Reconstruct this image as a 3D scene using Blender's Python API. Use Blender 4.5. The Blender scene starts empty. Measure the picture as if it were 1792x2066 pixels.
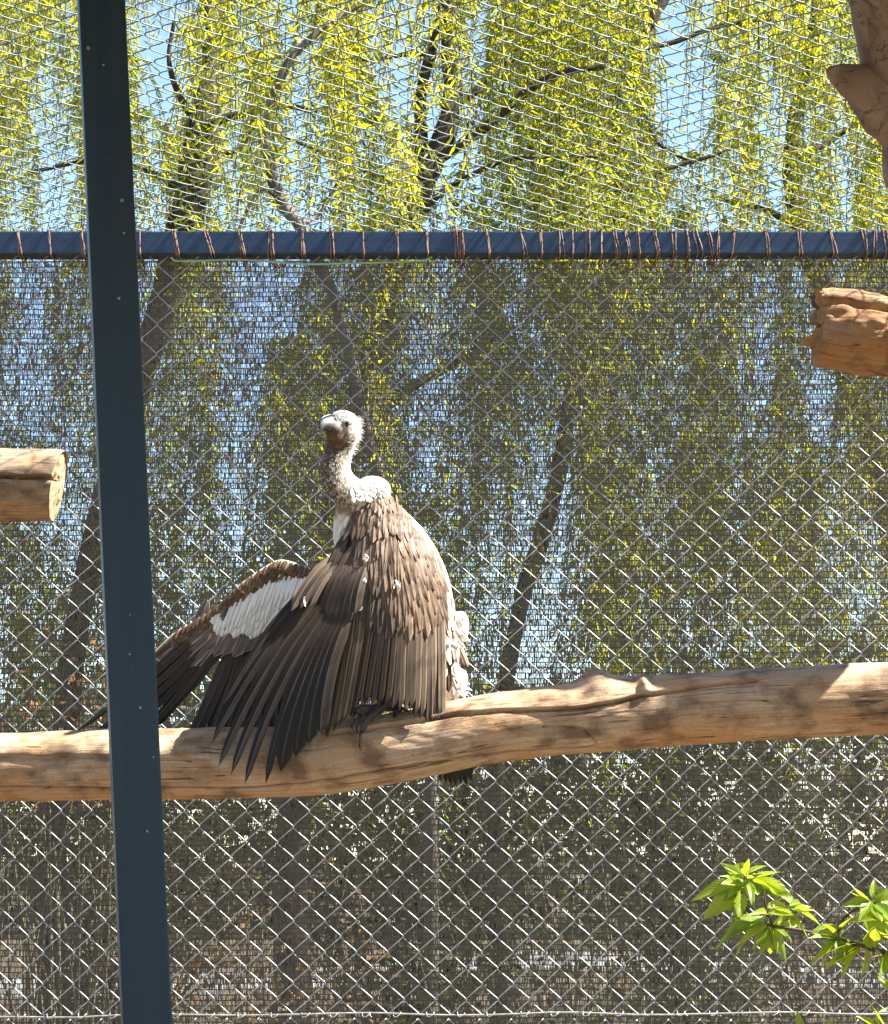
import bpy, bmesh, math, random
import numpy as np
from mathutils import Vector, Matrix, noise
from mathutils.bvhtree import BVHTree

R = math.radians
random.seed(7)
rng = np.random.default_rng(7)
scene = bpy.context.scene
COL = scene.collection

# ------------------------------------------------------------------ camera
F_PX, CU, CV, PITCH, CAM_Z = 4660.0, 896.0, 1033.0, R(8.5), 1.5
cam_data = bpy.data.cameras.new('camera')
cam = bpy.data.objects.new('camera', cam_data)
COL.objects.link(cam)
cam.location = (0, 0, CAM_Z)
cam.rotation_euler = (R(90) + PITCH, 0, 0)
cam_data.sensor_fit = 'VERTICAL'
cam_data.angle = 2 * math.atan(CV / F_PX)
cam_data.clip_start = 0.05
cam_data.clip_end = 3000
scene.camera = cam

# ------------------------------------------------------------------ sky and sun
SUN = Vector((0.62, -0.040, 0.775)).normalized()
elev = math.asin(SUN.z)
azim = math.atan2(SUN.x, SUN.y)
world = bpy.data.worlds.new('World')
scene.world = world
world.use_nodes = True
wn = world.node_tree
wn.nodes.clear()
sky = wn.nodes.new('ShaderNodeTexSky')
sky.sky_type = 'NISHITA'
sky.sun_disc = False
sky.sun_elevation = elev
sky.sun_rotation = azim
sky.air_density = 1.0
sky.dust_density = 0.0
sky.ozone_density = 2.6
bg = wn.nodes.new('ShaderNodeBackground')
bg.inputs['Strength'].default_value = 0.070
wo = wn.nodes.new('ShaderNodeOutputWorld')
wn.links.new(sky.outputs[0], bg.inputs[0])
wn.links.new(bg.outputs[0], wo.inputs[0])
sd = bpy.data.lights.new('sun', 'SUN')
sd.energy = 5.0
sd.angle = R(0.53)
sd.color = (1.0, 0.95, 0.87)
so = bpy.data.objects.new('sun', sd)
COL.objects.link(so)
so.rotation_euler = SUN.to_track_quat('Z', 'Y').to_euler()
so.location = SUN * 40
scene.view_settings.view_transform = 'Standard'
scene.view_settings.look = 'None'
scene.view_settings.gamma = 1.0
scene.view_settings.exposure = 2.35
scene.cycles.transparent_max_bounces = 12
scene.cycles.max_bounces = 6
scene.cycles.caustics_reflective = False
scene.cycles.caustics_refractive = False

# ------------------------------------------------------------------ helpers
FWD = Vector((0, math.cos(PITCH), math.sin(PITCH)))
UPV = Vector((0, -math.sin(PITCH), math.cos(PITCH)))
CAM = Vector((0, 0, CAM_Z))


def P(u, v, Y):
    """real point at distance Y in front of the camera, found along a sight line"""
    d = FWD + Vector((1, 0, 0)) * ((u - CU) / F_PX) + UPV * ((CV - v) / F_PX)
    return CAM + d * (Y / d.y)


def PX(Y):
    return Y / F_PX * 1.012


def tag(o, label=None, cat=None, group=None, kind=None):
    if label: o['label'] = label
    if cat: o['category'] = cat
    if group: o['group'] = group
    if kind: o['kind'] = kind
    return o


def empty(name, loc, label, cat, group=None):
    o = bpy.data.objects.new(name, None)
    o.empty_display_size = 0.1
    COL.objects.link(o)
    o.location = loc
    return tag(o, label, cat, group)


def link(name, me, mat, parent=None):
    o = bpy.data.objects.new(name, me)
    COL.objects.link(o)
    if mat is not None and not me.materials:
        for m in (mat if isinstance(mat, (list, tuple)) else [mat]):
            me.materials.append(m)
    if parent is not None:
        o.parent = parent
    return o


def root_loc(parent):
    p = parent
    while p is not None and p.parent is not None:
        p = p.parent
    return Vector(p.location) if p is not None else Vector((0, 0, 0))


def mesh_obj(name, verts, faces, mat, parent=None, smooth=True, uvs=None, origin=None, cols=None, mids=None):
    """verts are world points; they are stored relative to the root of the thing"""
    off = root_loc(parent) if parent is not None else Vector(origin or (0, 0, 0))
    v = np.asarray(verts, dtype=np.float64).reshape(-1, 3) - np.array(off)
    me = bpy.data.meshes.new(name)
    me.from_pydata(v.tolist(), [], [tuple(f) for f in faces])
    if smooth:
        me.polygons.foreach_set('use_smooth', [True] * len(me.polygons))
    if uvs is not None:
        ul = me.uv_layers.new(name='UVMap')
        uv = np.asarray(uvs, dtype=np.float32)
        li = np.zeros(len(me.loops), dtype=np.int32)
        me.loops.foreach_get('vertex_index', li)
        ul.data.foreach_set('uv', uv[li].ravel())
    if cols is not None:
        ca = me.color_attributes.new('Col', 'FLOAT_COLOR', 'POINT')
        c = np.asarray(cols, dtype=np.float32)
        if c.shape[1] == 3:
            c = np.hstack([c, np.ones((len(c), 1), np.float32)])
        ca.data.foreach_set('color', c.ravel())
    o = link(name, me, mat, parent)
    if mids is not None:
        me.polygons.foreach_set('material_index', mids)
    if parent is None:
        o.location = off
    me.update()
    return o


def catmull(pts, n):
    """resample a list of tuples (any dimension) into n samples along a Catmull-Rom curve"""
    p = np.asarray(pts, dtype=float)
    p = np.vstack([2 * p[0] - p[1], p, 2 * p[-1] - p[-2]])
    m = len(pts) - 1
    out = []
    for i in range(n):
        t = i / (n - 1) * m
        k = min(int(t), m - 1)
        f = t - k
        a, b, c, d = p[k], p[k + 1], p[k + 2], p[k + 3]
        out.append(0.5 * (2 * b + (c - a) * f + (2 * a - 5 * b + 4 * c - d) * f * f + (3 * b - a - 3 * c + d) * f ** 3))
    return np.array(out)


def tube(pts, rad, sides=6, cap=True, up=(0, 0, 1)):
    """tube along points; rad is a scalar or a list; returns verts, faces"""
    pts = np.asarray(pts, dtype=float)
    n = len(pts)
    rad = np.full(n, rad) if np.isscalar(rad) else np.asarray(rad, dtype=float)
    tan = np.gradient(pts, axis=0)
    tan /= (np.linalg.norm(tan, axis=1)[:, None] + 1e-12)
    u0 = np.cross(tan[0], np.array(up, dtype=float))
    if np.linalg.norm(u0) < 1e-4:
        u0 = np.cross(tan[0], np.array((0.3, 1, 0.1)))
    u0 /= np.linalg.norm(u0)
    ang = np.arange(sides) * 2 * math.pi / sides
    vs, fs = [], []
    u = u0
    for i in range(n):
        u = u - tan[i] * np.dot(u, tan[i])
        u /= (np.linalg.norm(u) + 1e-12)
        w = np.cross(tan[i], u)
        ring = pts[i] + rad[i] * (np.cos(ang)[:, None] * u + np.sin(ang)[:, None] * w)
        vs.append(ring)
    vs = np.vstack(vs)
    for i in range(n - 1):
        for j in range(sides):
            a = i * sides + j
            b = i * sides + (j + 1) % sides
            fs.append((a, b, b + sides, a + sides))
    if cap:
        fs.append(tuple(range(sides - 1, -1, -1)))
        fs.append(tuple((n - 1) * sides + j for j in range(sides)))
    return vs, fs


class Bag:
    """collects several shapes into one mesh"""
    def __init__(self):
        self.v, self.f, self.m, self.n = [], [], [], 0

    def add(self, vf, mid=0):
        v, f = vf
        self.v.append(np.asarray(v, dtype=float))
        self.f += [tuple(i + self.n for i in ff) for ff in f]
        self.m += [mid] * len(f)
        self.n += len(v)
        return self

    def build(self, name, mat, parent=None, **k):
        return mesh_obj(name, np.vstack(self.v), self.f, mat, parent, mids=self.m, **k)


def box(c, s, rot=None, bev=0.0):
    bm = bmesh.new()
    bmesh.ops.create_cube(bm, size=1.0)
    bmesh.ops.scale(bm, vec=Vector(s), verts=bm.verts)
    if bev:
        bmesh.ops.bevel(bm, geom=list(bm.edges), offset=bev, segments=2, affect='EDGES', profile=0.6)
    M = Matrix.Translation(Vector(c)) @ (rot.to_4x4() if rot is not None else Matrix.Identity(4))
    bm.transform(M)
    bm.verts.index_update()
    v = [tuple(x.co) for x in bm.verts]
    f = [tuple(q.index for q in ff.verts) for ff in bm.faces]
    bm.free()
    return v, f


# ------------------------------------------------------------------ materials
class NT:
    def __init__(self, name):
        self.mat = bpy.data.materials.new(name)
        self.mat.use_nodes = True
        self.t = self.mat.node_tree
        self.t.nodes.clear()
        self.out = self.t.nodes.new('ShaderNodeOutputMaterial')

    def n(self, kind, **kw):
        nd = self.t.nodes.new('ShaderNode' + kind)
        for k, v in kw.items():
            setattr(nd, k, v)
        return nd

    def l(self, a, b):
        self.t.links.new(a, b)

    def val(self, s, v):
        if hasattr(v, 'is_linked') or hasattr(v, 'links'):
            self.l(v, s)
        else:
            s.default_value = v

    def math(self, op, a, b=0.0, c=0.0, clamp=False):
        m = self.n('Math', operation=op, use_clamp=clamp)
        for i, x in enumerate((a, b, c)):
            self.val(m.inputs[i], x)
        return m.outputs[0]

    def mix(self, f, a, b):
        m = self.n('Mix', data_type='RGBA')
        self.val(m.inputs[0], f)
        for s, x in ((m.inputs[6], a), (m.inputs[7], b)):
            if isinstance(x, (tuple, list)):
                s.default_value = (*x[:3], 1)
            else:
                self.l(x, s)
        return m.outputs[2]

    def noise(self, vec, scale, detail=3, rough=0.55, dist=0.0):
        nz = self.n('TexNoise')
        if vec is not None:
            self.l(vec, nz.inputs['Vector'])
        nz.inputs['Scale'].default_value = scale
        nz.inputs['Detail'].default_value = detail
        nz.inputs['Roughness'].default_value = rough
        nz.inputs['Distortion'].default_value = dist
        return nz.outputs[0]

    def ramp(self, f, a, b, ca=0.0, cb=1.0):
        m = self.n('MapRange')
        m.clamp = True
        self.val(m.inputs[0], f)
        m.inputs[1].default_value = a
        m.inputs[2].default_value = b
        m.inputs[3].default_value = ca
        m.inputs[4].default_value = cb
        return m.outputs[0]

    def mapping(self, vec, scale=(1, 1, 1), loc=(0, 0, 0), rot=(0, 0, 0)):
        m = self.n('Mapping')
        self.l(vec, m.inputs[0])
        m.inputs['Location'].default_value = loc
        m.inputs['Rotation'].default_value = rot
        m.inputs['Scale'].default_value = scale
        return m.outputs[0]

    def coord(self, which='Object'):
        return self.n('TexCoord').outputs[which]

    def bsdf(self, color, rough=0.6, metal=0.0, spec=0.5, bump=None, bstr=0.3, bdist=0.01):
        b = self.n('BsdfPrincipled')
        if isinstance(color, (tuple, list)):
            b.inputs['Base Color'].default_value = (*color[:3], 1)
        else:
            self.l(color, b.inputs['Base Color'])
        self.val(b.inputs['Roughness'], rough)
        b.inputs['Metallic'].default_value = metal
        b.inputs['Specular IOR Level'].default_value = spec
        if bump is not None:
            bp = self.n('Bump')
            bp.inputs['Strength'].default_value = bstr
            bp.inputs['Distance'].default_value = bdist
            self.l(bump, bp.inputs['Height'])
            self.l(bp.outputs[0], b.inputs['Normal'])
        return b

    def done(self, shader):
        self.l(shader.outputs[0] if hasattr(shader, 'outputs') else shader, self.out.inputs[0])
        return self.mat


def mat_wire(name, c1, c2, rough=0.42, metal=0.85, scale=60):
    t = NT(name)
    co = t.coord()
    k = t.ramp(t.noise(co, scale, 4), 0.35, 0.68)
    return t.done(t.bsdf(t.mix(k, c1, c2), rough, metal, 0.5))


def mat_paint():
    t = NT('post_paint')
    co = t.coord()
    st = t.noise(t.mapping(co, (38, 38, 1.6)), 1.0, 4)
    sp = t.noise(co, 90, 3)
    big = t.noise(co, 3.0, 3)
    c = t.mix(t.ramp(st, 0.4, 0.75), (0.007, 0.023, 0.042), (0.013, 0.034, 0.052))
    c = t.mix(t.ramp(big, 0.45, 0.7, 0, 0.45), c, (0.015, 0.025, 0.026))
    c = t.mix(t.ramp(sp, 0.72, 0.78, 0, 0.6), c, (0.16, 0.16, 0.14))
    r = t.ramp(st, 0.3, 0.8, 0.38, 0.6)
    return t.done(t.bsdf(c, r, 0.0, 0.32, sp, 0.08, 0.004))


def mat_rail():
    t = NT('rail_paint')
    co = t.coord()
    st = t.noise(t.mapping(co, (2.0, 40, 40)), 1.0, 4)
    sp = t.noise(co, 80, 3)
    c = t.mix(t.ramp(st, 0.35, 0.75), (0.014, 0.036, 0.075), (0.026, 0.056, 0.10))
    c = t.mix(t.ramp(sp, 0.68, 0.78, 0, 0.7), c, (0.20, 0.18, 0.15))
    return t.done(t.bsdf(c, 0.42, 0.0, 0.5, sp, 0.08, 0.003))


def mat_wood(name, pale, mid, dark, orange, gscale=1.0, rough=0.8):
    """UV: x = metres round the log, y = metres along it"""
    t = NT(name)
    uv = t.n('UVMap').outputs[0]
    obj = t.coord()
    g = t.noise(t.mapping(uv, (150 * gscale, 7 * gscale, 1)), 1.0, 5, 0.6, 0.5)
    g2 = t.noise(t.mapping(uv, (420 * gscale, 16 * gscale, 1)), 1.0, 3, 0.6)
    blot = t.noise(t.mapping(obj, (4, 11, 11)), 1.0, 6, 0.65, 0.6)
    blot2 = t.noise(t.mapping(obj, (11, 16, 16), (3, 1, 7)), 1.0, 4)
    cross = t.noise(t.mapping(uv, (9, 130, 1)), 1.0, 3)
    c = t.mix(t.ramp(g, 0.3, 0.7), mid, pale)
    c = t.mix(t.ramp(blot, 0.42, 0.66, 0, 0.75), c, orange)
    c = t.mix(t.ramp(blot2, 0.48, 0.66, 0, 0.8), c, dark)
    c = t.mix(t.ramp(g2, 0.62, 0.75, 0, 0.55), c, dark)
    c = t.mix(t.ramp(cross, 0.7, 0.76, 0, 0.45), c, dark)
    ck = t.noise(t.mapping(uv, (44 * gscale, 1.5, 1)), 1.0, 2, 0.5, 0.3)
    ck2 = t.noise(t.mapping(uv, (26, 3.0, 1), (5, 2, 0)), 1.0, 2)
    chk = t.math('MULTIPLY', t.math('LESS_THAN', t.math('ABSOLUTE', t.math('SUBTRACT', ck, 0.5)), 0.012), t.math('GREATER_THAN', ck2, 0.52))
    c = t.mix(t.math('MULTIPLY', chk, 0.75), c, tuple(x * 0.35 for x in dark))
    grit = t.noise(obj, 210, 4, 0.7)
    c = t.mix(t.ramp(grit, 0.5, 0.7, 0, 0.4), c, dark)
    spots = t.noise(obj, 75, 2)
    c = t.mix(t.ramp(spots, 0.72, 0.76, 0, 0.75), c, (0.05, 0.03, 0.02))
    h = t.math('SUBTRACT', t.math('ADD', t.math('ADD', g, t.math('MULTIPLY', g2, 0.6)), t.math('MULTIPLY', grit, 0.5)), t.math('MULTIPLY', chk, 0.8))
    return t.done(t.bsdf(c, rough, 0.0, 0.25, h, 0.35, 0.006))


def mat_bark(name, c1, c2, sc=(14, 14, 3)):
    t = NT(name)
    co = t.coord()
    a = t.noise(t.mapping(co, sc), 1.0, 5, 0.65)
    b = t.noise(co, 5, 3)
    c = t.mix(t.ramp(a, 0.35, 0.68), c1, c2)
    c = t.mix(t.ramp(b, 0.45, 0.7, 0, 0.5), c, tuple(x * 0.6 for x in c1))
    return t.done(t.bsdf(c, 0.85, 0, 0.2, a, 0.6, 0.02))


def mat_leafcol(name, trans=0.5, tint=(1.0, 1.0, 0.6), gain=1.6, rough=0.45):
    """leaf colour from the point colour attribute, light passes through the blade"""
    t = NT(name)
    at = t.n('Attribute', attribute_name='Col').outputs['Color']
    d = t.bsdf(at, rough, 0, 0.4)
    tr = t.n('BsdfTranslucent')
    mm = t.n('Mix', data_type='RGBA', blend_type='MULTIPLY')
    mm.inputs[0].default_value = 1.0
    t.l(at, mm.inputs[6])
    mm.inputs[7].default_value = (tint[0] * gain, tint[1] * gain, tint[2] * gain, 1)
    t.l(mm.outputs[2], tr.inputs[0])
    mx = t.n('MixShader')
    mx.inputs[0].default_value = trans
    t.l(d.outputs[0], mx.inputs[1])
    t.l(tr.outputs[0], mx.inputs[2])
    return t.done(mx)


def mat_feather(name, centre, edge, shaft, tipc=None, tip_at=0.93, edge_at=0.62, rough=0.55, vary=0.35, basec=None):
    """UV: x = across the vane (0..1, shaft at .5), y = along (0 base, 1 tip)"""
    t = NT(name)
    uv = t.n('UVMap').outputs[0]
    sx = t.n('SeparateXYZ')
    t.l(uv, sx.inputs[0])
    across = t.math('MULTIPLY', t.math('ABSOLUTE', t.math('SUBTRACT', sx.outputs[0], 0.5)), 2.0)
    rnd = t.n('ObjectInfo').outputs['Random']
    # barbs: fine lines running out from the shaft
    ph = t.math('ADD', t.math('MULTIPLY', sx.outputs[1], 240.0), t.math('MULTIPLY', across, -40.0))
    barb = t.math('SINE', ph)
    comb = t.n('CombineXYZ')
    t.l(t.math('MULTIPLY', sx.outputs[0], 9.0), comb.inputs[0])
    t.l(t.math('MULTIPLY', sx.outputs[1], 5.0), comb.inputs[1])
    t.l(t.math('MULTIPLY', rnd, 37.0), comb.inputs[2])
    nz = t.noise(comb.outputs[0], 1.0, 4, 0.6)
    e = t.ramp(t.math('ADD', across, t.math('MULTIPLY', t.math('SUBTRACT', nz, 0.5), 0.5)), edge_at, 0.98)
    c = t.mix(e, centre, edge)
    if basec is not None:
        b = t.ramp(t.math('ADD', sx.outputs[1], t.math('MULTIPLY', t.math('SUBTRACT', nz, 0.5), 0.4)), 0.05, 0.65)
        c = t.mix(b, basec, c)
    if tipc is not None:
        k = t.ramp(t.math('ADD', sx.outputs[1], t.math('MULTIPLY', t.math('SUBTRACT', nz, 0.5), 0.12)), tip_at - 0.05, tip_at)
        c = t.mix(k, c, tipc)
    sh = t.ramp(across, 0.05, 0.12, 1.0, 0.0)
    c = t.mix(sh, c, shaft)
    hsv = t.n('HueSaturation')
    t.l(c, hsv.inputs['Color'])
    val = t.math('ADD', 1.0 - vary * 0.55, t.math('MULTIPLY', rnd, vary))
    val = t.math('MULTIPLY', val, t.math('ADD', 0.82, t.math('MULTIPLY', nz, 0.36)))
    t.l(val, hsv.inputs['Value'])
    return t.done(t.bsdf(hsv.outputs[0], rough, 0, 0.25, barb, 0.12, 0.0012))


def mat_vcol(name, rough=0.75, nscale=140, nd=0.004, bstr=0.4):
    t = NT(name)
    at = t.n('Attribute', attribute_name='Col').outputs['Color']
    co = t.coord()
    nz = t.noise(co, nscale, 3)
    c = t.mix(t.ramp(nz, 0.4, 0.7, 0, 0.25), at, (0.25, 0.2, 0.16))
    return t.done(t.bsdf(c, rough, 0, 0.2, nz, bstr, nd))


def mat_plain(name, col, rough=0.5, spec=0.4, nscale=60, var=0.35, bstr=0.2):
    t = NT(name)
    nz = t.noise(t.coord(), nscale, 4)
    c = t.mix(t.ramp(nz, 0.35, 0.7), tuple(x * (1 - var) for x in col), col)
    return t.done(t.bsdf(c, rough, 0, spec, nz, bstr, 0.003))


def mat_cloth():
    """knitted shade cloth: opaque threads and real see-through holes between them (UV in metres)"""
    t = NT('shade_cloth_knit')
    uv = t.n('UVMap').outputs[0]
    wob = t.noise(t.mapping(uv, (2.2, 7, 1)), 1.0, 3)
    sx = t.n('SeparateXYZ')
    t.l(uv, sx.inputs[0])
    z = t.math('ADD', sx.outputs[1], t.math('MULTIPLY', t.math('SUBTRACT', wob, 0.5), 0.024))
    row = t.math('FRACT', t.math('DIVIDE', z, 0.0150))
    thread = t.math('LESS_THAN', row, 0.19)
    rowid = t.math('FLOOR', t.math('DIVIDE', z, 0.0150))
    cb = t.n('CombineXYZ')
    t.l(t.math('MULTIPLY', sx.outputs[0], 620.0), cb.inputs[0])
    t.l(t.math('ADD', t.math('MULTIPLY', rowid, 3.37), t.math('MULTIPLY', row, 0.35)), cb.inputs[1])
    slit = t.noise(cb.outputs[0], 1.0, 0.0, 0.5)
    loose = t.noise(t.mapping(uv, (7, 16, 1)), 1.0, 3)
    thr = t.ramp(loose, 0.25, 0.75, 0.63, 0.485)
    hole = t.math('GREATER_THAN', slit, thr)
    hole = t.math('MULTIPLY', hole, t.math('SUBTRACT', 1.0, thread))
    fib = t.noise(t.mapping(uv, (520, 90, 1)), 1.0, 2)
    patch = t.noise(t.mapping(uv, (1.4, 1.1, 1)), 1.0, 3)
    c = t.mix(t.ramp(fib, 0.35, 0.65), (0.058, 0.050, 0.037), (0.150, 0.128, 0.092))
    c = t.mix(t.ramp(patch, 0.4, 0.65, 0, 0.5), c, (0.115, 0.085, 0.060))
    c = t.mix(t.math('MULTIPLY', thread, 0.8), c, (0.025, 0.023, 0.021))
    d = t.bsdf(c, 0.8, 0, 0.15)
    tr = t.n('BsdfTranslucent')
    tr.inputs[0].default_value = (0.19, 0.162, 0.115, 1)
    m1 = t.n('MixShader')
    m1.inputs[0].default_value = 0.38
    t.l(d.outputs[0], m1.inputs[1])
    t.l(tr.outputs[0], m1.inputs[2])
    tp = t.n('BsdfTransparent')
    m2 = t.n('MixShader')
    t.l(hole, m2.inputs[0])
    t.l(m1.outputs[0], m2.inputs[1])
    t.l(tp.outputs[0], m2.inputs[2])
    return t.done(m2)


def mat_ground(name, lo, hi, patch, green, gk):
    t = NT(name)
    co = t.coord()
    a = t.noise(co, 0.35, 5)
    b = t.noise(co, 6, 5)
    c_ = t.noise(co, 1.3, 4)
    c = t.mix(t.ramp(b, 0.35, 0.7), lo, hi)
    c = t.mix(t.ramp(a, 0.5, 0.62), c, patch)
    c = t.mix(t.ramp(c_, 0.55, 0.66, 0, gk), c, green)
    return t.done(t.bsdf(c, 0.95, 0, 0.15, b, 0.6, 0.05))


M = {}
M['galv'] = mat_wire('galvanised_wire', (0.24, 0.245, 0.24), (0.42, 0.42, 0.41), 0.42, 0.35)
M['roofwire'] = mat_wire('roof_wire', (0.11, 0.155, 0.12), (0.19, 0.235, 0.20), 0.6, 0.15)
M['rust'] = mat_wire('rusty_wire', (0.16, 0.085, 0.055), (0.30, 0.20, 0.14), 0.75, 0.2, 200)
M['cord'] = mat_wire('green_wire', (0.20, 0.42, 0.25), (0.34, 0.55, 0.36), 0.5, 0.0, 40)
M['paint'] = mat_paint()
M['rail'] = mat_rail()
M['perch'] = mat_wood('perch_wood', (0.56, 0.42, 0.285), (0.35, 0.23, 0.14), (0.12, 0.072, 0.044), (0.42, 0.215, 0.085))
M['stub'] = mat_wood('broken_wood', (0.42, 0.26, 0.14), (0.25, 0.135, 0.065), (0.065, 0.035, 0.02), (0.36, 0.155, 0.045), 0.7)
M['oldlog'] = mat_wood('split_log_wood', (0.40, 0.31, 0.215), (0.24, 0.175, 0.12), (0.075, 0.053, 0.04), (0.36, 0.20, 0.085))
M['endgrain'] = mat_plain('end_grain', (0.50, 0.36, 0.20), 0.85, 0.2, 45, 0.55)
def mat_dead():
    t = NT('dead_tree_bark')
    co = t.coord()
    a = t.noise(t.mapping(co, (16, 16, 9)), 1.0, 6, 0.65, 0.4)
    b = t.noise(co, 7, 4)
    k = t.noise(t.mapping(co, (9, 9, 14), (2, 5, 1)), 1.0, 3, 0.5, 0.8)
    line = t.math('LESS_THAN', t.math('ABSOLUTE', t.math('SUBTRACT', k, 0.5)), 0.008)
    c = t.mix(t.ramp(a, 0.35, 0.66), (0.15, 0.105, 0.078), (0.30, 0.225, 0.175))
    c = t.mix(t.ramp(b, 0.45, 0.65, 0, 0.6), c, (0.17, 0.10, 0.07))
    c = t.mix(t.math('MULTIPLY', line, 0.6), c, (0.07, 0.045, 0.03))
    h = t.math('SUBTRACT', a, t.math('MULTIPLY', line, 0.5))
    return t.done(t.bsdf(c, 0.85, 0, 0.2, h, 0.7, 0.012))


M['deadtree'] = mat_dead()
M['bark'] = mat_bark('willow_bark', (0.030, 0.022, 0.016), (0.085, 0.066, 0.05))
M['palebark'] = mat_bark('pale_bark', (0.07, 0.055, 0.042), (0.16, 0.135, 0.11))
M['twig'] = mat_plain('twig_bark', (0.12, 0.10, 0.05), 0.8)
M['willow'] = mat_leafcol('willow_leaf', 0.6, (1.0, 1.0, 0.4), 1.9)
M['dryleaf'] = mat_leafcol('dry_leaf', 0.4, (1.0, 0.8, 0.5), 1.3, 0.7)
M['bush'] = mat_leafcol('bush_leaf', 0.4, (1.0, 1.0, 0.5), 1.4)
M['cloth'] = mat_cloth()
M['ground'] = mat_ground('leaf_litter', (0.055, 0.040, 0.026), (0.12, 0.085, 0.055), (0.045, 0.033, 0.022), (0.045, 0.060, 0.02), 0.8)
M['sand'] = mat_ground('aviary_sand', (0.19, 0.14, 0.09), (0.30, 0.225, 0.145), (0.22, 0.16, 0.10), (0.17, 0.14, 0.07), 0.4)
M['path'] = mat_plain('gravel_path', (0.20, 0.195, 0.185), 0.95, 0.1, 8, 0.4)
BLK = (0.012, 0.010, 0.009)
M['primary'] = mat_feather('primary_vane', (0.011, 0.008, 0.007), (0.030, 0.021, 0.015), (0.05, 0.04, 0.03), basec=(0.045, 0.029, 0.019), vary=0.6)
M['secondary'] = mat_feather('secondary_vane', (0.055, 0.037, 0.024), (0.20, 0.14, 0.092), (0.14, 0.10, 0.066), BLK, 0.955, 0.55, vary=0.6)
M['gcov'] = mat_feather('greater_covert_vane', (0.046, 0.031, 0.022), (0.085, 0.058, 0.04), (0.12, 0.088, 0.062), edge_at=0.6, vary=0.4, basec=(0.12, 0.083, 0.058))
M['covert'] = mat_feather('covert_vane', (0.120, 0.078, 0.050), (0.27, 0.19, 0.125), (0.15, 0.10, 0.064), edge_at=0.55, vary=0.45)
M['cream'] = mat_feather('cream_vane', (0.62, 0.50, 0.37), (0.80, 0.72, 0.60), (0.6, 0.48, 0.35), vary=0.3)
M['white'] = mat_feather('white_down', (0.82, 0.78, 0.72), (0.86, 0.83, 0.79), (0.8, 0.75, 0.68), vary=0.12)
M['under'] = mat_feather('under_covert_vane', (0.12, 0.092, 0.082), (0.48, 0.37, 0.28), (0.16, 0.125, 0.105), edge_at=0.78, vary=0.35)
M['lining'] = mat_feather('wing_lining_vane', (0.15, 0.085, 0.045), (0.21, 0.135, 0.08), (0.13, 0.08, 0.05), edge_at=0.5, vary=0.6)
M['tail'] = mat_feather('tail_vane', (0.025, 0.018, 0.014), (0.05, 0.04, 0.03), (0.05, 0.04, 0.03), vary=0.4)
M['body'] = mat_vcol('vulture_plumage')
M['wingskin'] = mat_plain('wing_underplumage', (0.13, 0.09, 0.062), 0.8, 0.2, 90, 0.5)
M['beak'] = mat_plain('beak_horn', (0.105, 0.108, 0.112), 0.45, 0.5, 40, 0.4)
M['beakdark'] = mat_plain('beak_dark', (0.02, 0.018, 0.02), 0.3, 0.5, 40, 0.3)
M['eye'] = mat_plain('eye_dark', (0.02, 0.012, 0.010), 0.08, 0.6, 20, 0.3, 0.0)
M['scale'] = mat_plain('foot_scales', (0.085, 0.062, 0.05), 0.6, 0.4, 260, 0.6, 0.6)
M['claw'] = mat_plain('claw_horn', (0.015, 0.013, 0.013), 0.25, 0.5, 40, 0.3)
M['plate'] = mat_plain('bare_steel', (0.42, 0.40, 0.37), 0.5, 0.4, 70, 0.4)

# ------------------------------------------------------------------ ground
FENCE_Y = 6.440
g = mesh_obj('ground', [(-400, -60, 0), (400, -60, 0), (400, 900, 0), (-400, 900, 0)], [(0, 1, 2, 3)], M['ground'], smooth=False)
tag(g, kind='structure')
fl_ = mesh_obj('aviary_floor', [(-9, -3, .004), (9, -3, .004), (9, 6.44, .004), (-9, 6.44, .004)], [(0, 1, 2, 3)], M['sand'], smooth=False)
tag(fl_, kind='structure')
pv, pf = [], []
for i in range(41):
    x = -24 + i * 1.2
    yc = 29 + 4.5 * math.sin(x * 0.33 + 1.0) + 1.6 * math.sin(x * 0.9)
    pv += [(x, yc - 2.6, 0.004), (x, yc + 2.6, 0.004)]
    if i:
        a = 2 * i
        pf.append((a - 2, a, a + 1, a - 1))
tag(mesh_obj('path', pv, pf, M['path'], smooth=False), kind='structure')

# ------------------------------------------------------------------ rear fence of the aviary
RAIL_F = 6.405                                     # front face of the top rail
rail_top = P(896, 466, RAIL_F).z
rail_bot = P(896, 511, RAIL_F).z
RAIL_D = 0.075
CELL = 61.3 * PX(FENCE_Y)                          # diamond diagonal
HALF = CELL / 2


def warp(p):
    """slow unevenness of the hung fabric"""
    q = Vector((p[0] * 0.9, p[2] * 0.9, p[1] * 0.9))
    n1 = noise.noise_vector(q * 1.3) * 0.010
    n2 = noise.noise_vector(q * 6.0 + Vector((5, 3, 1))) * 0.0022
    return (p[0] + n1.x + n2.x, p[1] + n1.y + n2.y, p[2] + n1.z + n2.z)


def zigzag(n_half, rise, run, rad_off, start_left=True):
    """points of one woven wire: local (across, along, thickness)"""
    pts = []
    s = 0 if start_left else 1
    hook = 0.0030
    for k in range(n_half):
        a0, a1 = (0, 1) if (k + s) % 2 == 0 else (1, 0)
        x0 = a0 * run + (hook if a0 else -hook)
        x1 = a1 * run + (hook if a1 else -hook)
        th = rad_off if a0 == 0 else -rad_off
        for f in (0.035, 0.16, 0.5, 0.84, 0.965):
            ff = f
            ease = 0.0
            if f < 0.1: ease = 0.0007 * (1 if a0 else -1) * -1
            pts.append((x0 + (x1 - x0) * ff + ease, (k + ff) * rise, th * (0.35 if f in (0.035, 0.965) else 1.0)))
    return pts


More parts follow.
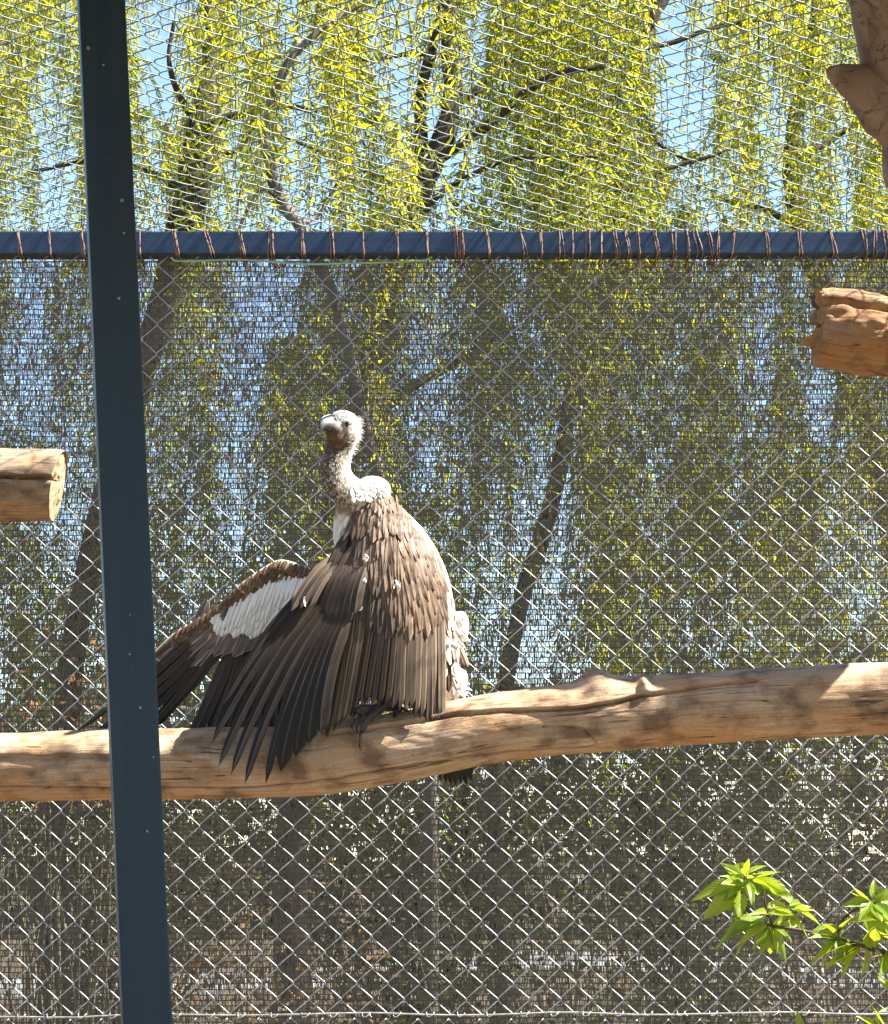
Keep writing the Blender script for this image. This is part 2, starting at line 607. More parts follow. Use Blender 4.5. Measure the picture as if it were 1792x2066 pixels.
def panel(root, x0, n, zt, zb, y, skew=0.0, wr=0.0018, mat=None):
    rows = int(round((zt - zb) / HALF))
    for i in range(n):
        loc = zigzag(rows, HALF, HALF, 0.0032, start_left=(i % 2 == 0))
        pts = []
        for (a, b, c) in loc:
            z = zt - b
            x = x0 + i * HALF + a + skew * b
            pts.append(warp((x, y + c, z)))
        v, f = tube(pts, wr, 5, True, up=(0, 1, 0))
        mesh_obj('wire', v, f, mat, root)


bound_z = P(896, 2052, FENCE_Y).z                  # where the upper and lower panels are laced together
xl, xr = P(-90, 1000, FENCE_Y).x, P(1880, 1000, FENCE_Y).x
nw = int((xr - xl) / HALF) + 1
fence = empty('chain_link_fence', (0, FENCE_Y, 0), 'tall galvanised diamond chain-link fence standing behind the vulture', 'fence')
panel(fence, xl, nw, rail_bot + 0.012, bound_z, FENCE_Y, 0.012, mat=M['galv'])
panel(fence, xl + 0.02, nw, bound_z - 0.004, 0.02, FENCE_Y + 0.004, -0.01, mat=M['galv'])
pts = [warp((xl - 0.1 + i * 0.08, FENCE_Y - 0.006 + 0.004 * math.sin(i * 1.7), bound_z + 0.006 + 0.0045 * (i * 0.08 - 1.2) + 0.003 * math.sin(i * 0.9))) for i in range(int((xr - xl + 0.3) / 0.08))]
v, f = tube(pts, 0.0027, 6)
mesh_obj('tension_wire', v, f, M['galv'], fence)
for i in range(0, nw, 2):                          # lacing loops on the tension wire
    x = xl + i * HALF + HALF * 0.9 + random.uniform(-.006, .006)
    zc = bound_z + 0.006 + 0.0045 * (x - xl - 1.1)
    pp = [(x + 0.004 * math.cos(a) + a * 0.0034, FENCE_Y - 0.006 + 0.005 * math.sin(a), zc + 0.006 * math.sin(a + 0.7)) for a in np.linspace(0, random.uniform(6, 11), 22)]
    v, f = tube(pp, 0.0016, 5)
    mesh_obj('lacing_loop', v, f, M['galv'], fence)

# top rail with its wire ties
rail = empty('top_rail', (0, RAIL_F, rail_bot), 'horizontal dark blue steel top rail bound with rusty wire ties', 'rail')
rl, rr = xl - 0.25, xr + 0.25
bv = box(((rl + rr) / 2, RAIL_F + RAIL_D / 2, (rail_top + rail_bot) / 2), (rr - rl, RAIL_D, rail_top - rail_bot), None, 0.004)
mesh_obj('square_tube', *bv, M['rail'], rail, smooth=False)
RP = PX(RAIL_F)


def tie(u, strands, spread, lean):
    b = Bag()
    x0 = P(u, 490, RAIL_F).x
    for s in range(strands):
        xa = x0 + random.uniform(-spread, spread)
        xb = xa + lean + random.uniform(-spread, spread)
        o = 0.0022 + random.uniform(0, 0.0025)
        f, k = RAIL_F - o, RAIL_F + RAIL_D + o
        zt, zb = rail_top + o, rail_bot - o
        w = lambda: random.uniform(-0.0016, 0.0016)
        zm = (zt + zb) / 2
        pp = [(xa, k, zt - 0.01), (xa, k - 0.004, zt), (xa + w(), (f + k) / 2, zt), (xa, f + 0.003, zt), (xa + w(), f, zt - 0.006),
              (xa * .7 + xb * .3 + w(), f - abs(w()) * 2, zm + 0.012), (xa * .35 + xb * .65 + w(), f - abs(w()) * 2, zm - 0.010), (xb, f, zb + 0.005), (xb, f + 0.004, zb), (xb + w(), (f + k) / 2, zb - .001), (xb, k, zb - 0.001), (xb + w(), k + 0.006, zb - 0.012)]
        v, ff = tube(catmull(pp, 26), random.uniform(0.0016, 0.0024), 5, True, up=(1, 0, 0))
        b.add((v, ff))
    # twisted tail ends standing off the tie
    for s in range(random.choice((0, 1, 1, 2))):
        zz = rail_top + 0.002
        d = Vector((random.uniform(-.6, .6), random.uniform(-1, -.2), random.uniform(.0, .9))).normalized() * random.uniform(0.012, 0.028)
        p0 = Vector((x0, RAIL_F - 0.001, zz))
        b.add(tube([p0, p0 + d * .5 + Vector((0, 0, .003)), p0 + d], 0.0011, 4))
    return b


ties_u = [-55, -20, 38, 100, 166, 282, 350, 416, 484, 545, 610, 668, 735, 800, 862, 918, 930, 985, 1052, 1090, 1130, 1155, 1185, 1215, 1238, 1262, 1285, 1320, 1360, 1384, 1402, 1430, 1452, 1480, 1544, 1612, 1678, 1742, 1765, 1785, 1830]
for u in ties_u:
    b = tie(u, random.choice((2, 2, 3)), 0.0055, random.uniform(-0.002, 0.014))
    b.build('tie_wire', M['rust'], rail)
for u in (372, 505, 690, 930, 1180, 1278, 1345, 1395, 1466, 1560, 1590, 1640, 1668, 1755):    # bent bright ends of the fabric under the rail
    p0 = P(u, 520, RAIL_F + 0.05)
    d = Vector((random.uniform(.006, .02), -random.uniform(.012, .03), -random.uniform(.012, .022)))
    v, f = tube([p0, p0 + d * .4 + Vector((0, -.004, .002)), p0 + d], 0.0024, 5)
    mesh_obj('wire_end', v, f, M['galv'], rail)
pp = [P(u, vv, 6.43 + 0.01 * math.sin(u * .05)) for u, vv in ((345, 519), (365, 527), (480, 524), (560, 529), (620, 533), (700, 531), (790, 529), (850, 526), (872, 518))]
v, f = tube(catmull(pp, 60), 0.0030, 6)
mesh_obj('green_wire', v, f, M['cord'], rail)

# roof fabric: same diamonds lying flat between the rear rail and the front beam
roof = empty('roof_mesh', (0, 5.3, rail_top + 0.004), 'flat chain-link roof netting overhead running back to the blue rail', 'roof netting')
RY0, RY1 = 4.05, RAIL_F + 0.055
rows = int(round((RY1 - RY0) / HALF))
x0r = xl - 0.12
for i in range(nw + 8):
    loc = zigzag(rows, HALF, HALF, 0.0032, start_left=(i % 2 == 0))
    pts = []
    for (a, b, c) in loc:
        fr = (b / HALF) % 1.0
        y = RY1 - b + 0.16 * HALF * math.sin(math.pi * fr)
        k = b / (RY1 - RY0)
        sag = 0.004 + 0.055 * math.sin(math.pi * k * 0.9) * 0.5
        x = x0r + i * HALF + a + 0.02 * b
        n1 = noise.noise_vector(Vector((x * 1.1, y * 1.1, 4))) * 0.016
        # the strands hang a little between their knuckles
        pts.append((x + n1.x, y + n1.y, rail_top + 0.006 + c + sag * 0.4 + n1.z * 0.7 * min(1, k * 4)))
    pts = np.array(pts)
    v, f = tube(pts, 0.00165, 5, True, up=(0, 0, 1))
    mesh_obj('wire', v, f, M['roofwire'], roof)
fb = box((0, RY0 - 0.03, rail_top - 0.03), (rr - rl + 1.2, 0.06, 0.07), None, 0.004)
fbo = mesh_obj('front_beam', *fb, M['rail'], roof, smooth=False)

# shade cloth hung behind the wire
cv, cf, cuv = [], [], []
NX, NZ = 90, 60
cz0, cz1 = 0.03, rail_bot - 0.002
for j in range(NZ + 1):
    for i in range(NX + 1):
        x = rl + (rr - rl) * i / NX
        z = cz0 + (cz1 - cz0) * j / NZ
        y = FENCE_Y + 0.040 + 0.016 * noise.noise(Vector((x * 1.7, z * 0.8, 2))) + 0.006 * noise.noise(Vector((x * 6, z * 2.2, 9)))
        cv.append((x, y, z))
        cuv.append((x - rl, z))
for j in range(NZ):
    for i in range(NX):
        a = j * (NX + 1) + i
        cf.append((a, a + 1, a + NX + 2, a + NX + 1))
cl = mesh_obj('shade_cloth', cv, cf, M['cloth'], None, uvs=cuv, origin=(0, FENCE_Y + 0.035, 0))
tag(cl, 'see-through brown grey knitted shade cloth hung behind the chain-link fence', 'shade cloth')

# ------------------------------------------------------------------ foreground post
PY = 4.25
pt = P(204, 0, PY)
pb = P(296, 2066, PY)
axis = (pt - pb).normalized()
base = pb + axis * ((0.0 - pb.z) / axis.z)
top = pb + axis * ((rail_top + 0.05 - pb.z) / axis.z)
L = (top - base).length
post = empty('steel_post', base, 'dark blue green painted square steel post in front of the wing tips', 'post')
W = 96 * PX(PY)
zax = axis
xax = Vector((math.cos(R(11.8)), math.sin(R(11.8)), 0))
xax = (xax - zax * xax.dot(zax)).normalized()
yax = zax.cross(xax)
rot = Matrix((xax, yax, zax)).transposed()
vv, ff = box((base + top) / 2, (W, W * 0.62, L), rot, 0.005)
mesh_obj('square_tube', vv, ff, M['paint'], post, smooth=False)
front_n = -yax


def on_post(u, v):
    d = (P(u, v, 1.0) - CAM).normalized()
    p0 = (base + top) / 2 + front_n * (W * 0.31)
    return CAM + d * ((p0 - CAM).dot(front_n) / d.dot(front_n))


for (u, v, r, m) in ((178, 97, 4.5, 'endgrain'), (209, 131, 2.2, 'plate'), (246, 404, 4.0, 'endgrain'), (240, 602, 3.2, 'plate'), (250, 470, 2.0, 'plate'), (283, 1428, 3.0, 'plate'), (297, 1677, 2.6, 'plate'), (310, 1528, 1.8, 'plate'), (262, 1320, 2.0, 'plate'), (263, 1240, 1.6, 'plate')):
    c = on_post(u, v)
    bm = bmesh.new()
    bmesh.ops.create_icosphere(bm, subdivisions=2, radius=r * PX(PY))
    for q in bm.verts:
        q.co *= 1 + 0.35 * noise.noise(q.co * 300 + Vector((u, v, 0)))
        q.co.y *= 0.5
    vs = [tuple(q.co + c) for q in bm.verts]
    fs = [tuple(w.index for w in q.verts) for q in bm.faces]
    bm.free()
    mesh_obj('dried_mud_spot', vs, fs, M[m], post)
v, f = box(base + Vector((0, 0, 0.006)), (W * 1.9, W * 1.9, 0.012), None, 0.002)
mesh_obj('foot_plate', v, f, M['paint'], post, smooth=False)

# unseen boarded roof, added over the camera to keep the front post in shade
shade_roof = empty('added_shade_roof', (0.6, 2.2, rail_top + 0.22), 'unseen boarded roof added to shade the steel post', 'roof')
for k in range(18):
    v, f = box((0.6, 0.05 + k * 0.25, rail_top + 0.30 + 0.028 * (k % 2)), (9.0, 0.285, 0.025), None, 0.003)
    mesh_obj('shade_board', v, f, M['oldlog'], shade_roof, smooth=False, uvs=[(q[1], q[0]) for q in v])
for x in (-3.6, 0.4, 4.6):
    v, f = box((x, 2.1, rail_top + 0.22), (0.08, 4.3, 0.13), None, 0.004)
    mesh_obj('shade_joist', v, f, M['paint'], shade_roof, smooth=False)

# ------------------------------------------------------------------ logs
LOGY = 5.6


def log_mesh(prof, Y, sides=120, n=300, cracks=(), lumps=(), rough=0.0022, ends=(None, None), seed=0.0):
    """prof: list of (u, v_centre, r_px, dy). cracks: functions (u) -> v or None with depth, width, ledge. Returns verts, faces, uvs, end ring indices"""
    pr = catmull(prof, n)
    cen = np.array([P(a[0], a[1], Y + a[3]) for a in pr])
    rad = pr[:, 2] * PX(Y)
    tan = np.gradient(cen, axis=0)
    tan /= np.linalg.norm(tan, axis=1)[:, None]
    seg = np.r_[0, np.cumsum(np.linalg.norm(np.diff(cen, axis=0), axis=1))]
    vs, uv = [], []
    for i in range(n):
        tx = Vector(tan[i])
        fy = Vector((0, -1, 0))
        fy = (fy - tx * fy.dot(tx)).normalized()          # toward the viewer
        up = tx.cross(fy) * -1
        if up.z < 0: up = -up
        c = Vector(cen[i])
        px = rad[i] / pr[i, 2]
        for j in range(sides + 1):
            th = 2 * math.pi * j / sides - math.pi            # seam at the back, finer steps in front
            a = th - 0.5 * math.sin(th)
            s, co = math.sin(a), math.cos(a)
            d = up * s + fy * co
            r = rad[i]
            q = c + d * r
            r += rough * (noise.noise(Vector((q.x * 9, q.y * 26, q.z * 26 + seed))) + 0.55 * noise.noise(Vector((q.x * 24, q.y * 80, q.z * 80 + seed))))
            r += rad[i] * 0.05 * noise.noise(Vector((q.x * 3.5 + seed, q.y * 7, q.z * 7)))
            v_here = pr[i, 1] - s * pr[i, 2]
            if co > -0.15:
                for (fn, depth, width, ledge) in cracks:
                    vc = fn(pr[i, 0])
                    if vc is None: continue
                    dv = (v_here - vc + 3.0 * noise.noise(Vector((pr[i, 0] * 0.02, 3, depth * 900)))) / width
                    r -= depth * math.exp(-dv * dv * 2)
                    if ledge and dv < 0:
                        r += ledge * math.exp(-((dv + 1.2) / 7.0) ** 2)
            for (lu, lv, rr_, h) in lumps:
                dd = ((pr[i, 0] - lu) / rr_[0]) ** 2 + ((v_here - lv) / rr_[1]) ** 2
                if co > -0.45 and dd < 9:
                    r += h * math.exp(-dd)
            vs.append(c + d * r)
            uv.append((a * rad[i], seg[i]))
    fs = []
    for i in range(n - 1):
        for j in range(sides):
            a = i * (sides + 1) + j
            fs.append((a, a + 1, a + sides + 2, a + sides + 1))
    return vs, fs, uv


def pl(pts):
    us = [p[0] for p in pts]
    vs_ = [p[1] for p in pts]
    def fn(u):
        if u < us[0] or u > us[-1]: return None
        return float(np.interp(u, us, vs_))
    return fn


def end_cap(vs, n, sides, which, seed, jag, mat, parent, dome=0.004):
    """sawn or broken end face: rings running to the centre"""
    ring = vs[:sides] if which == 0 else vs[(n - 1) * (sides + 1):(n - 1) * (sides + 1) + sides]
    c = sum(ring, Vector((0, 0, 0))) / len(ring)
    nrm = Vector((0, 0, 0))
    for j in range(len(ring)):
        nrm += (ring[j] - c).cross(ring[(j + 1) % sides] - c)
    nrm.normalize()
    if (nrm.x > 0) != (which == 1): nrm = -nrm
    V, Fc = [], []
    K = 9
    for k in range(K + 1):
        f_ = 1 - k / (K + 0.0)
        f_ = max(f_, 0.02)
        for j in range(sides):
            p = c + (ring[j] - c) * f_
            o = dome * (1 - f_) + jag * noise.noise(Vector((p.z * 60, p.y * 60, seed))) * (0.25 + 0.75 * (1 - f_ ** 4)) if k else 0
            V.append(p + nrm * o)
    for k in range(K):
        for j in range(sides):
            a, b_ = k * sides + j, k * sides + (j + 1) % sides
            Fc.append((a, b_, b_ + sides, a + sides))
    Fc.append(tuple(K * sides + j for j in range(sides)))
    mesh_obj('end_face', V, Fc, mat, parent)


prof = [(-650, 1552, 66, 0.02), (-300, 1550, 66, 0.0), (0, 1548, 67, 0), (220, 1543, 70, 0), (420, 1541, 71, 0), (620, 1534, 71, 0), (760, 1514, 70, 0), (900, 1488, 70, 0), (1000, 1470, 69, 0), (1110, 1455, 67, 0), (1210, 1446, 70, 0),
        (1300, 1436, 70, 0), (1500, 1424, 71, 0), (1792, 1410, 72, -.02), (1950, 1404, 73, -.04), (2200, 1396, 73, -.1)]
crackA = pl([(560, 1478), (628, 1475), (680, 1482), (752, 1477), (871, 1456), (976, 1442), (1080, 1437), (1150, 1436), (1230, 1424), (1300, 1408), (1420, 1388), (1530, 1376)])
crackB = pl([(-300, 1585), (0, 1588), (220, 1591), (330, 1590), (500, 1592), (608, 1582), (752, 1559), (834, 1543), (976, 1524), (1190, 1505)])
crackC = pl([(1090, 1470), (1170, 1472), (1195, 1500)])
crackL = pl([(-300, 1530), (0, 1530), (330, 1531), (430, 1534)])
mv, mf, muv = log_mesh(prof, LOGY, 190, 620,
    cracks=[(crackA, 0.020, 3.0, 0.007), (crackB, 0.020, 2.8, 0.003), (crackL, 0.004, 4.0, 0.006), (crackC, 0.008, 2.6, 0)],
    lumps=[(1205, 1372, (34, 24), 0.030), (1196, 1352, (15, 14), 0.012), (1300, 1388, (10, 16), 0.016), (1240, 1380, (60, 20), 0.008), (1110, 1400, (60, 20), 0.006), (646, 1500, (10, 9), -0.008)])
perch = empty('perch_log', P(-300, 1620, LOGY), 'long barkless perch log under the vulture, with a long crack and a knot', 'log')
mesh_obj('wood', mv, mf, M['perch'], perch, uvs=muv)
end_cap(mv, 620, 190, 0, 1.0, 0.004, M['endgrain'], perch)
end_cap(mv, 620, 190, 1, 2.0, 0.004, M['endgrain'], perch)
# small steel plate screwed to the log below the wing
c0 = P(640, 1476, LOGY - 0.075)
v, f = box(c0, (0.020, 0.002, 0.034), Matrix.Rotation(R(14), 3, 'Y') @ Matrix.Rotation(R(-38), 3, 'X'), 0.0005)
mesh_obj('steel_plate', v, f, M['plate'], perch, smooth=False)

# split log with a sawn end, left of the post
sprof = [(-620, 985, 76, 0.03), (-300, 983, 76, 0.01), (-100, 980, 76, 0), (20, 978, 75, 0), (80, 978, 74, 0), (108, 978, 74, 0), (116, 979, 72.5, 0)]
sv, sf, suv = log_mesh(sprof, LOGY, 110, 240, cracks=[(pl([(-700, 975), (0, 973), (60, 976), (118, 976)]), 0.038, 4.0, 0.004), (pl([(-200, 1012), (0, 1009), (60, 1004)]), 0.004, 5, 0)], rough=0.0032, seed=5,
    lumps=[(40, 1020, (14, 7), 0.006), (22, 1032, (10, 5), -0.006)])
slog = empty('split_log', P(-300, 1060, LOGY), 'short split log with a pale sawn end, left of the steel post', 'log')
mesh_obj('wood', sv, sf, M['oldlog'], slog, uvs=suv)
end_cap(sv, 240, 110, 1, 9.0, 0.010, M['endgrain'], slog, 0.006)

# broken log on the right
bprof = [(1650, 655, 72, -0.0), (1664, 658, 78, 0), (1690, 664, 81, 0), (1740, 672, 82, 0), (1792, 680, 80, 0), (1900, 692, 78, -.03), (2150, 720, 78, -.12)]
bv_, bf_, buv = log_mesh(bprof, LOGY, 110, 220, cracks=[(pl([(1600, 612), (1690, 622), (1740, 634), (1800, 645), (2100, 690)]), 0.026, 6.0, 0.006)], rough=0.0085, seed=11,
    lumps=[(1648, 640, (16, 16), -0.012), (1680, 655, (18, 12), -0.010)])
for i in range(14):                                   # splintered end: rings pushed in and out along the grain
    for j in range(111):
        k = i * 111 + j
        q = bv_[k]
        n1 = noise.noise(Vector((q.z * 34, q.y * 34, 4))) + 0.6 * noise.noise(Vector((q.z * 90, q.y * 90, 8)))
        bv_[k] = q + Vector((n1 * 0.034 + (q.z - P(1650, 655, LOGY).z) * -0.16, 0, 0)) * (1 - i / 14)
blog = empty('broken_log', P(1740, 760, LOGY), 'thick weathered log with a splintered broken end, fixed to the dead tree', 'log')
mesh_obj('wood', bv_, bf_, M['stub'], blog, uvs=buv)
end_cap(bv_, 220, 110, 0, 3.0, 0.022, M['stub'], blog, -0.012)

# dead tree that carries the logs on the right, its limb leaning into the picture
DY = 5.25
dead = empty('dead_tree', (P(2180, 1400, DY).x, DY, 0), 'smooth grey brown dead tree trunk with a broken branch stub', 'dead tree')
b0 = Vector(dead.location)
tr = [b0 + Vector((0.05, 0, -0.05)), b0 + Vector((0.02, 0.02, 0.8)), P(2170, 1300, DY), P(2110, 900, DY - .15), P(2000, 560, DY - .4), P(1920, 370, DY - .62), P(1868, 230, DY - .74), P(1834, 100, DY - .84), P(1822, 0, DY - .90), P(1815, -48, DY - .92)]
rr0 = [0.21, 0.17, 0.15, 0.14, 0.125, 0.112, 0.106, 0.104, 0.108, 0.104]
t4 = catmull([(*a, r) for a, r in zip(tr, rr0)], 120)
v, f = tube(t4[:, :3], t4[:, 3], 40, True, up=(0, 1, 0))
v = np.array([np.array(q) + np.array(noise.noise_vector(Vector(q) * 5)) * 0.020 + np.array(noise.noise_vector(Vector(q) * 14)) * 0.010 for q in v])
mesh_obj('trunk', v, f, M['deadtree'], dead)
stub = [P(1850, 235, DY - 0.80), P(1790, 205, DY - 0.82), P(1732, 168, DY - 0.84), P(1700, 148, DY - 0.85), P(1678, 134, DY - 0.855)]
s4 = catmull([(*a, r) for a, r in zip(stub, (0.085, 0.070, 0.042, 0.024, 0.006))], 34)
v, f = tube(s4[:, :3], s4[:, 3], 28, True, up=(0, 1, 0))
v = np.array([np.array(q) + np.array(noise.noise_vector(Vector(q) * 14)) * 0.010 + np.array(noise.noise_vector(Vector(q) * 40)) * 0.004 for q in v])
mesh_obj('branch_stub', v, f, M['deadtree'], dead)
# wooden post out of frame that carries the left ends of the logs
wp0 = P(-420, 1500, LOGY)
wpost = empty('wooden_post', (wp0.x, LOGY + 0.02, 0), 'round wooden support post carrying the left log ends', 'post')
pz = [(wp0.x + 0.01 * math.sin(k), LOGY + 0.03 + .008 * math.cos(k * 2), -0.05 + k * 0.16) for k in range(20)]
v, f = tube(pz, [0.085 - 0.0006 * k for k in range(20)], 22)
mesh_obj('pole', v, f, M['deadtree'], wpost)

# ------------------------------------------------------------------ trees and bushes behind the fence
def leaf_mesh(name, base, direc, length, width, cols, mat, parent, fold=0.25):
    """many two-triangle leaves in one mesh. base, direc: (n,3); length, width: (n,)"""
    n = len(base)
    d = direc / np.linalg.norm(direc, axis=1)[:, None]
    a = rng.normal(size=(n, 3))
    s = np.cross(d, a)
    s /= np.linalg.norm(s, axis=1)[:, None]
    nr = np.cross(s, d)
    V = np.empty((n, 4, 3))
    L_ = length[:, None]
    W_ = width[:, None]
    V[:, 0] = base
    V[:, 1] = base + d * L_ * 0.45 + s * W_ * 0.5 + nr * W_ * fold
    V[:, 2] = base + d * L_ - nr * L_ * 0.06
    V[:, 3] = base + d * L_ * 0.45 - s * W_ * 0.5 + nr * W_ * fold
    off = np.array(root_loc(parent))
    V -= off
    me = bpy.data.meshes.new(name)
    me.vertices.add(n * 4)
    me.vertices.foreach_set('co', V.ravel())
    idx = np.arange(n)[:, None] * 4
    tri = np.concatenate([idx + np.array([0, 1, 2]), idx + np.array([0, 2, 3])], axis=1).reshape(-1, 3)
    me.loops.add(len(tri) * 3)
    me.loops.foreach_set('vertex_index', tri.ravel().astype(np.int32))
    me.polygons.add(len(tri))
    me.polygons.foreach_set('loop_start', np.arange(len(tri), dtype=np.int32) * 3)
    me.update(calc_edges=True)
    me.validate()
    ca = me.color_attributes.new('Col', 'FLOAT_COLOR', 'POINT')
    c4 = np.hstack([cols, np.ones((n, 1))]).astype(np.float32)
    ca.data.foreach_set('color', np.repeat(c4, 4, axis=0).ravel())
    return link(name, me, mat, parent)


def limb_pts(knots, n=40, wob=0.03, seed=0.0):
    a = catmull(knots, n)
    for i in range(n):
        a[i] += np.array(noise.noise_vector(Vector(a[i]) * 1.6 + Vector((seed, 0, 0)))) * wob
    return a


def willow(name, label, Y, trunk, limbs, boxes, n_str, gaps, barkm, ydep=1.6, hue=0.0, long=(0.5, 1.5)):
    """trunk/limbs in sight-line coordinates; boxes: (u0, u1, v0, v1, weight) regions where strands start"""
    b0 = P(trunk[0][0], trunk[0][1], Y)
    root = empty(name, (b0.x, Y, 0), label, 'tree', 'willow trees behind the aviary')
    g0 = Vector((b0.x, Y, -0.1))
    kn = [tuple(g0)] + [tuple(P(u, v, Y + dy)) for (u, v, r, dy) in trunk]
    rs = [trunk[0][2] * 1.5 * PX(Y)] + [t_[2] * PX(Y) for t_ in trunk]
    k4 = catmull([(*a, r) for a, r in zip(kn, rs)], 60)
    pts = k4[:, :3] + np.array([np.array(noise.noise_vector(Vector(q) * 1.3)) * 0.05 for q in k4[:, :3]])
    v, f = tube(pts, np.maximum(k4[:, 3], 0.008), 10)
    v = np.array([q + np.array(noise.noise_vector(Vector(q) * 9)) * 0.015 for q in v])
    mesh_obj('trunk', v, f, barkm, root)
    for lb in limbs:
        kn = [tuple(P(u, v, Y + dy)) for (u, v, r, dy) in lb]
        k4 = catmull([(*a, r * PX(Y)) for a, (_, _, r, _) in zip(kn, lb)], 30)
        pts = k4[:, :3] + np.array([np.array(noise.noise_vector(Vector(q) * 2.2)) * 0.04 for q in k4[:, :3]])
        v, f = tube(pts, np.maximum(k4[:, 3], 0.005), 7)
        mesh_obj('limb', v, f, barkm, root)
    w = np.array([b[4] for b in boxes], dtype=float)
    w /= w.sum()
    B, D, C = [], [], []
    tw = Bag()
    made = 0
    tries = 0
    while made < n_str and tries < n_str * 6:
        tries += 1
        bx = boxes[rng.choice(len(boxes), p=w)]
        u = rng.uniform(bx[0], bx[1])
        vv = rng.uniform(bx[2], bx[3])
        dy = rng.uniform(-0.35 * ydep, 1.3 * ydep)
        p = np.array(P(u, vv, Y + dy))
        ln = rng.uniform(*long)
        pxl = PX(Y + dy)
        bad = False
        for (gu, gv, ga, gb) in gaps:
            for fr in (0.0, 0.2, 0.4, 0.6, 0.8, 0.97):
                if ((u - gu) / ga) ** 2 + ((vv + fr * ln / pxl - gv) / gb) ** 2 < 1:
                    bad = True
                    break
            if bad: break
        if bad and rng.random() < 0.985:
            continue
        made += 1
        sway = rng.normal(0, 0.10, 3)
        m = max(6, int(ln / 0.024))
        t_ = np.linspace(0, 1, m)
        lead = rng.normal(0, 0.25, 2)
        line = p + np.stack([lead[0] * ln * t_ * (1 - 0.55 * t_) + sway[0] * t_ ** 2, lead[1] * ln * t_ * (1 - .55 * t_) + sway[1] * t_ ** 2, -ln * t_ * (0.35 + 0.65 * t_) + 0.12 * np.sin(t_ * 3)], axis=1)
        tw.add(tube(line[::max(1, m // 5)], 0.0032, 3, False), 0)
        base_h = rng.random()
        for k in range(m):
            B.append(line[k])
            az = rng.uniform(0, 2 * math.pi)
            sp = rng.uniform(0.35, 1.1)
            D.append((math.cos(az) * sp, math.sin(az) * sp, -rng.uniform(0.2, 1.0)))
            h = base_h * 0.6 + rng.random() * 0.5 + hue
            C.append((0.040 + 0.29 * h, 0.080 + 0.23 * h, 0.006 + 0.012 * h))
    n = len(B)
    leaf_mesh('crown', np.array(B), np.array(D), rng.uniform(0.05, 0.13, n), rng.uniform(0.009, 0.019, n), np.clip(np.array(C), 0.01, 1), M['willow'], root)
    tag(tw.build('twigs', M['twig'], root), kind='stuff')
    return root


GAPS = [(805, 135, 55, 105), (330, 165, 55, 70), (1380, 225, 62, 75), (615, 300, 30, 110), (950, 290, 45, 45), (560, 60, 40, 40), (860, 300, 22, 60), (1590, 210, 18, 60), (1700, 420, 26, 60), (1560, 400, 24, 70), (480, 400, 25, 50), (1345, 60, 40, 40), (120, 440, 45, 50),
        (470, 790, 32, 70), (500, 960, 45, 110), (890, 640, 35, 55), (870, 790, 25, 60), (1050, 610, 24, 60), (1515, 740, 26, 95), (1100, 1020, 50, 90), (1120, 1230, 60, 110), (60, 760, 40, 110), (820, 880, 18, 50), (1300, 960, 22, 40), (1010, 1260, 60, 60), (560, 610, 70, 60), (1425, 590, 18, 40), (1740, 1260, 40, 60), (1650, 840, 40, 50), (320, 590, 30, 50), (160, 1040, 40, 40), (690, 560, 40, 30)]
full = (-250, 2050, -260, 900, 1.0)
willow('willow_tree', 'forked dark willow trunk seen through the roof netting above the vulture', 13.0,
       [(600, 1500, 30, 0), (705, 900, 28, 0), (815, 500, 26, 0), (850, 380, 26, 0), (885, 290, 24, 0), (905, 200, 20, 0), (903, 80, 17, 0), (905, -120, 14, 0), (930, -400, 8, .2)],
       [[(845, 360, 16, 0), (848, 260, 14, .1), (860, 150, 12, .15), (890, 20, 10, .2), (905, -120, 6, .2)],
        [(880, 320, 13, 0), (960, 262, 10, -.1), (1060, 195, 9, -.2), (1150, 150, 7, -.3), (1230, 130, 5, -.4)],
        [(905, 215, 12, 0), (960, 180, 9, .1), (1000, 140, 6, .2), (1080, 90, 4, .3)],
        [(830, 470, 10, 0), (900, 385, 6, -.2), (1000, 335, 5, -.3), (1110, 318, 4, -.3), (1210, 318, 3, -.4)],
        [(830, 430, 8, 0), (800, 380, 6, .2), (720, 345, 5, .3), (640, 300, 4, .4), (560, 270, 3, .4)],
        [(905, 110, 7, 0), (830, 105, 5, .1), (760, 122, 4, .2), (690, 130, 3, .3)],
        [(705, 900, 14, 0), (860, 760, 10, .2), (1040, 660, 6, .3)]],
       [(500, 1300, -260, 420, 1.0), (500, 1300, 420, 1250, 0.95)], 1080, GAPS, M['bark'])
willow('willow_tree', 'thick shaded willow trunk beyond the netting beside the steel post', 15.0,
       [(120, 1500, 26, 0), (240, 900, 26, 0), (365, 490, 34, 0), (392, 330, 36, 0), (408, 240, 32, 0), (418, 150, 16, 0), (424, 20, 10, 0), (440, -200, 6, .2)],
       [[(400, 290, 14, 0), (450, 240, 9, -.2), (560, 210, 7, -.3), (640, 222, 5, -.3)],
        [(395, 260, 10, 0), (360, 190, 7, 0), (345, 110, 5, 0), (350, 40, 4, 0)],
        [(380, 400, 10, 0), (300, 350, 7, .1), (180, 330, 5, .2), (60, 350, 4, .2)],
        [(400, 320, 9, 0), (480, 300, 6, .1), (520, 220, 5, .1), (560, 100, 4, .2)]],
       [(-250, 620, -260, 420, 1.0), (-250, 620, 420, 1250, 1.0)], 1150, GAPS, M['bark'], 1.8, 0.05)
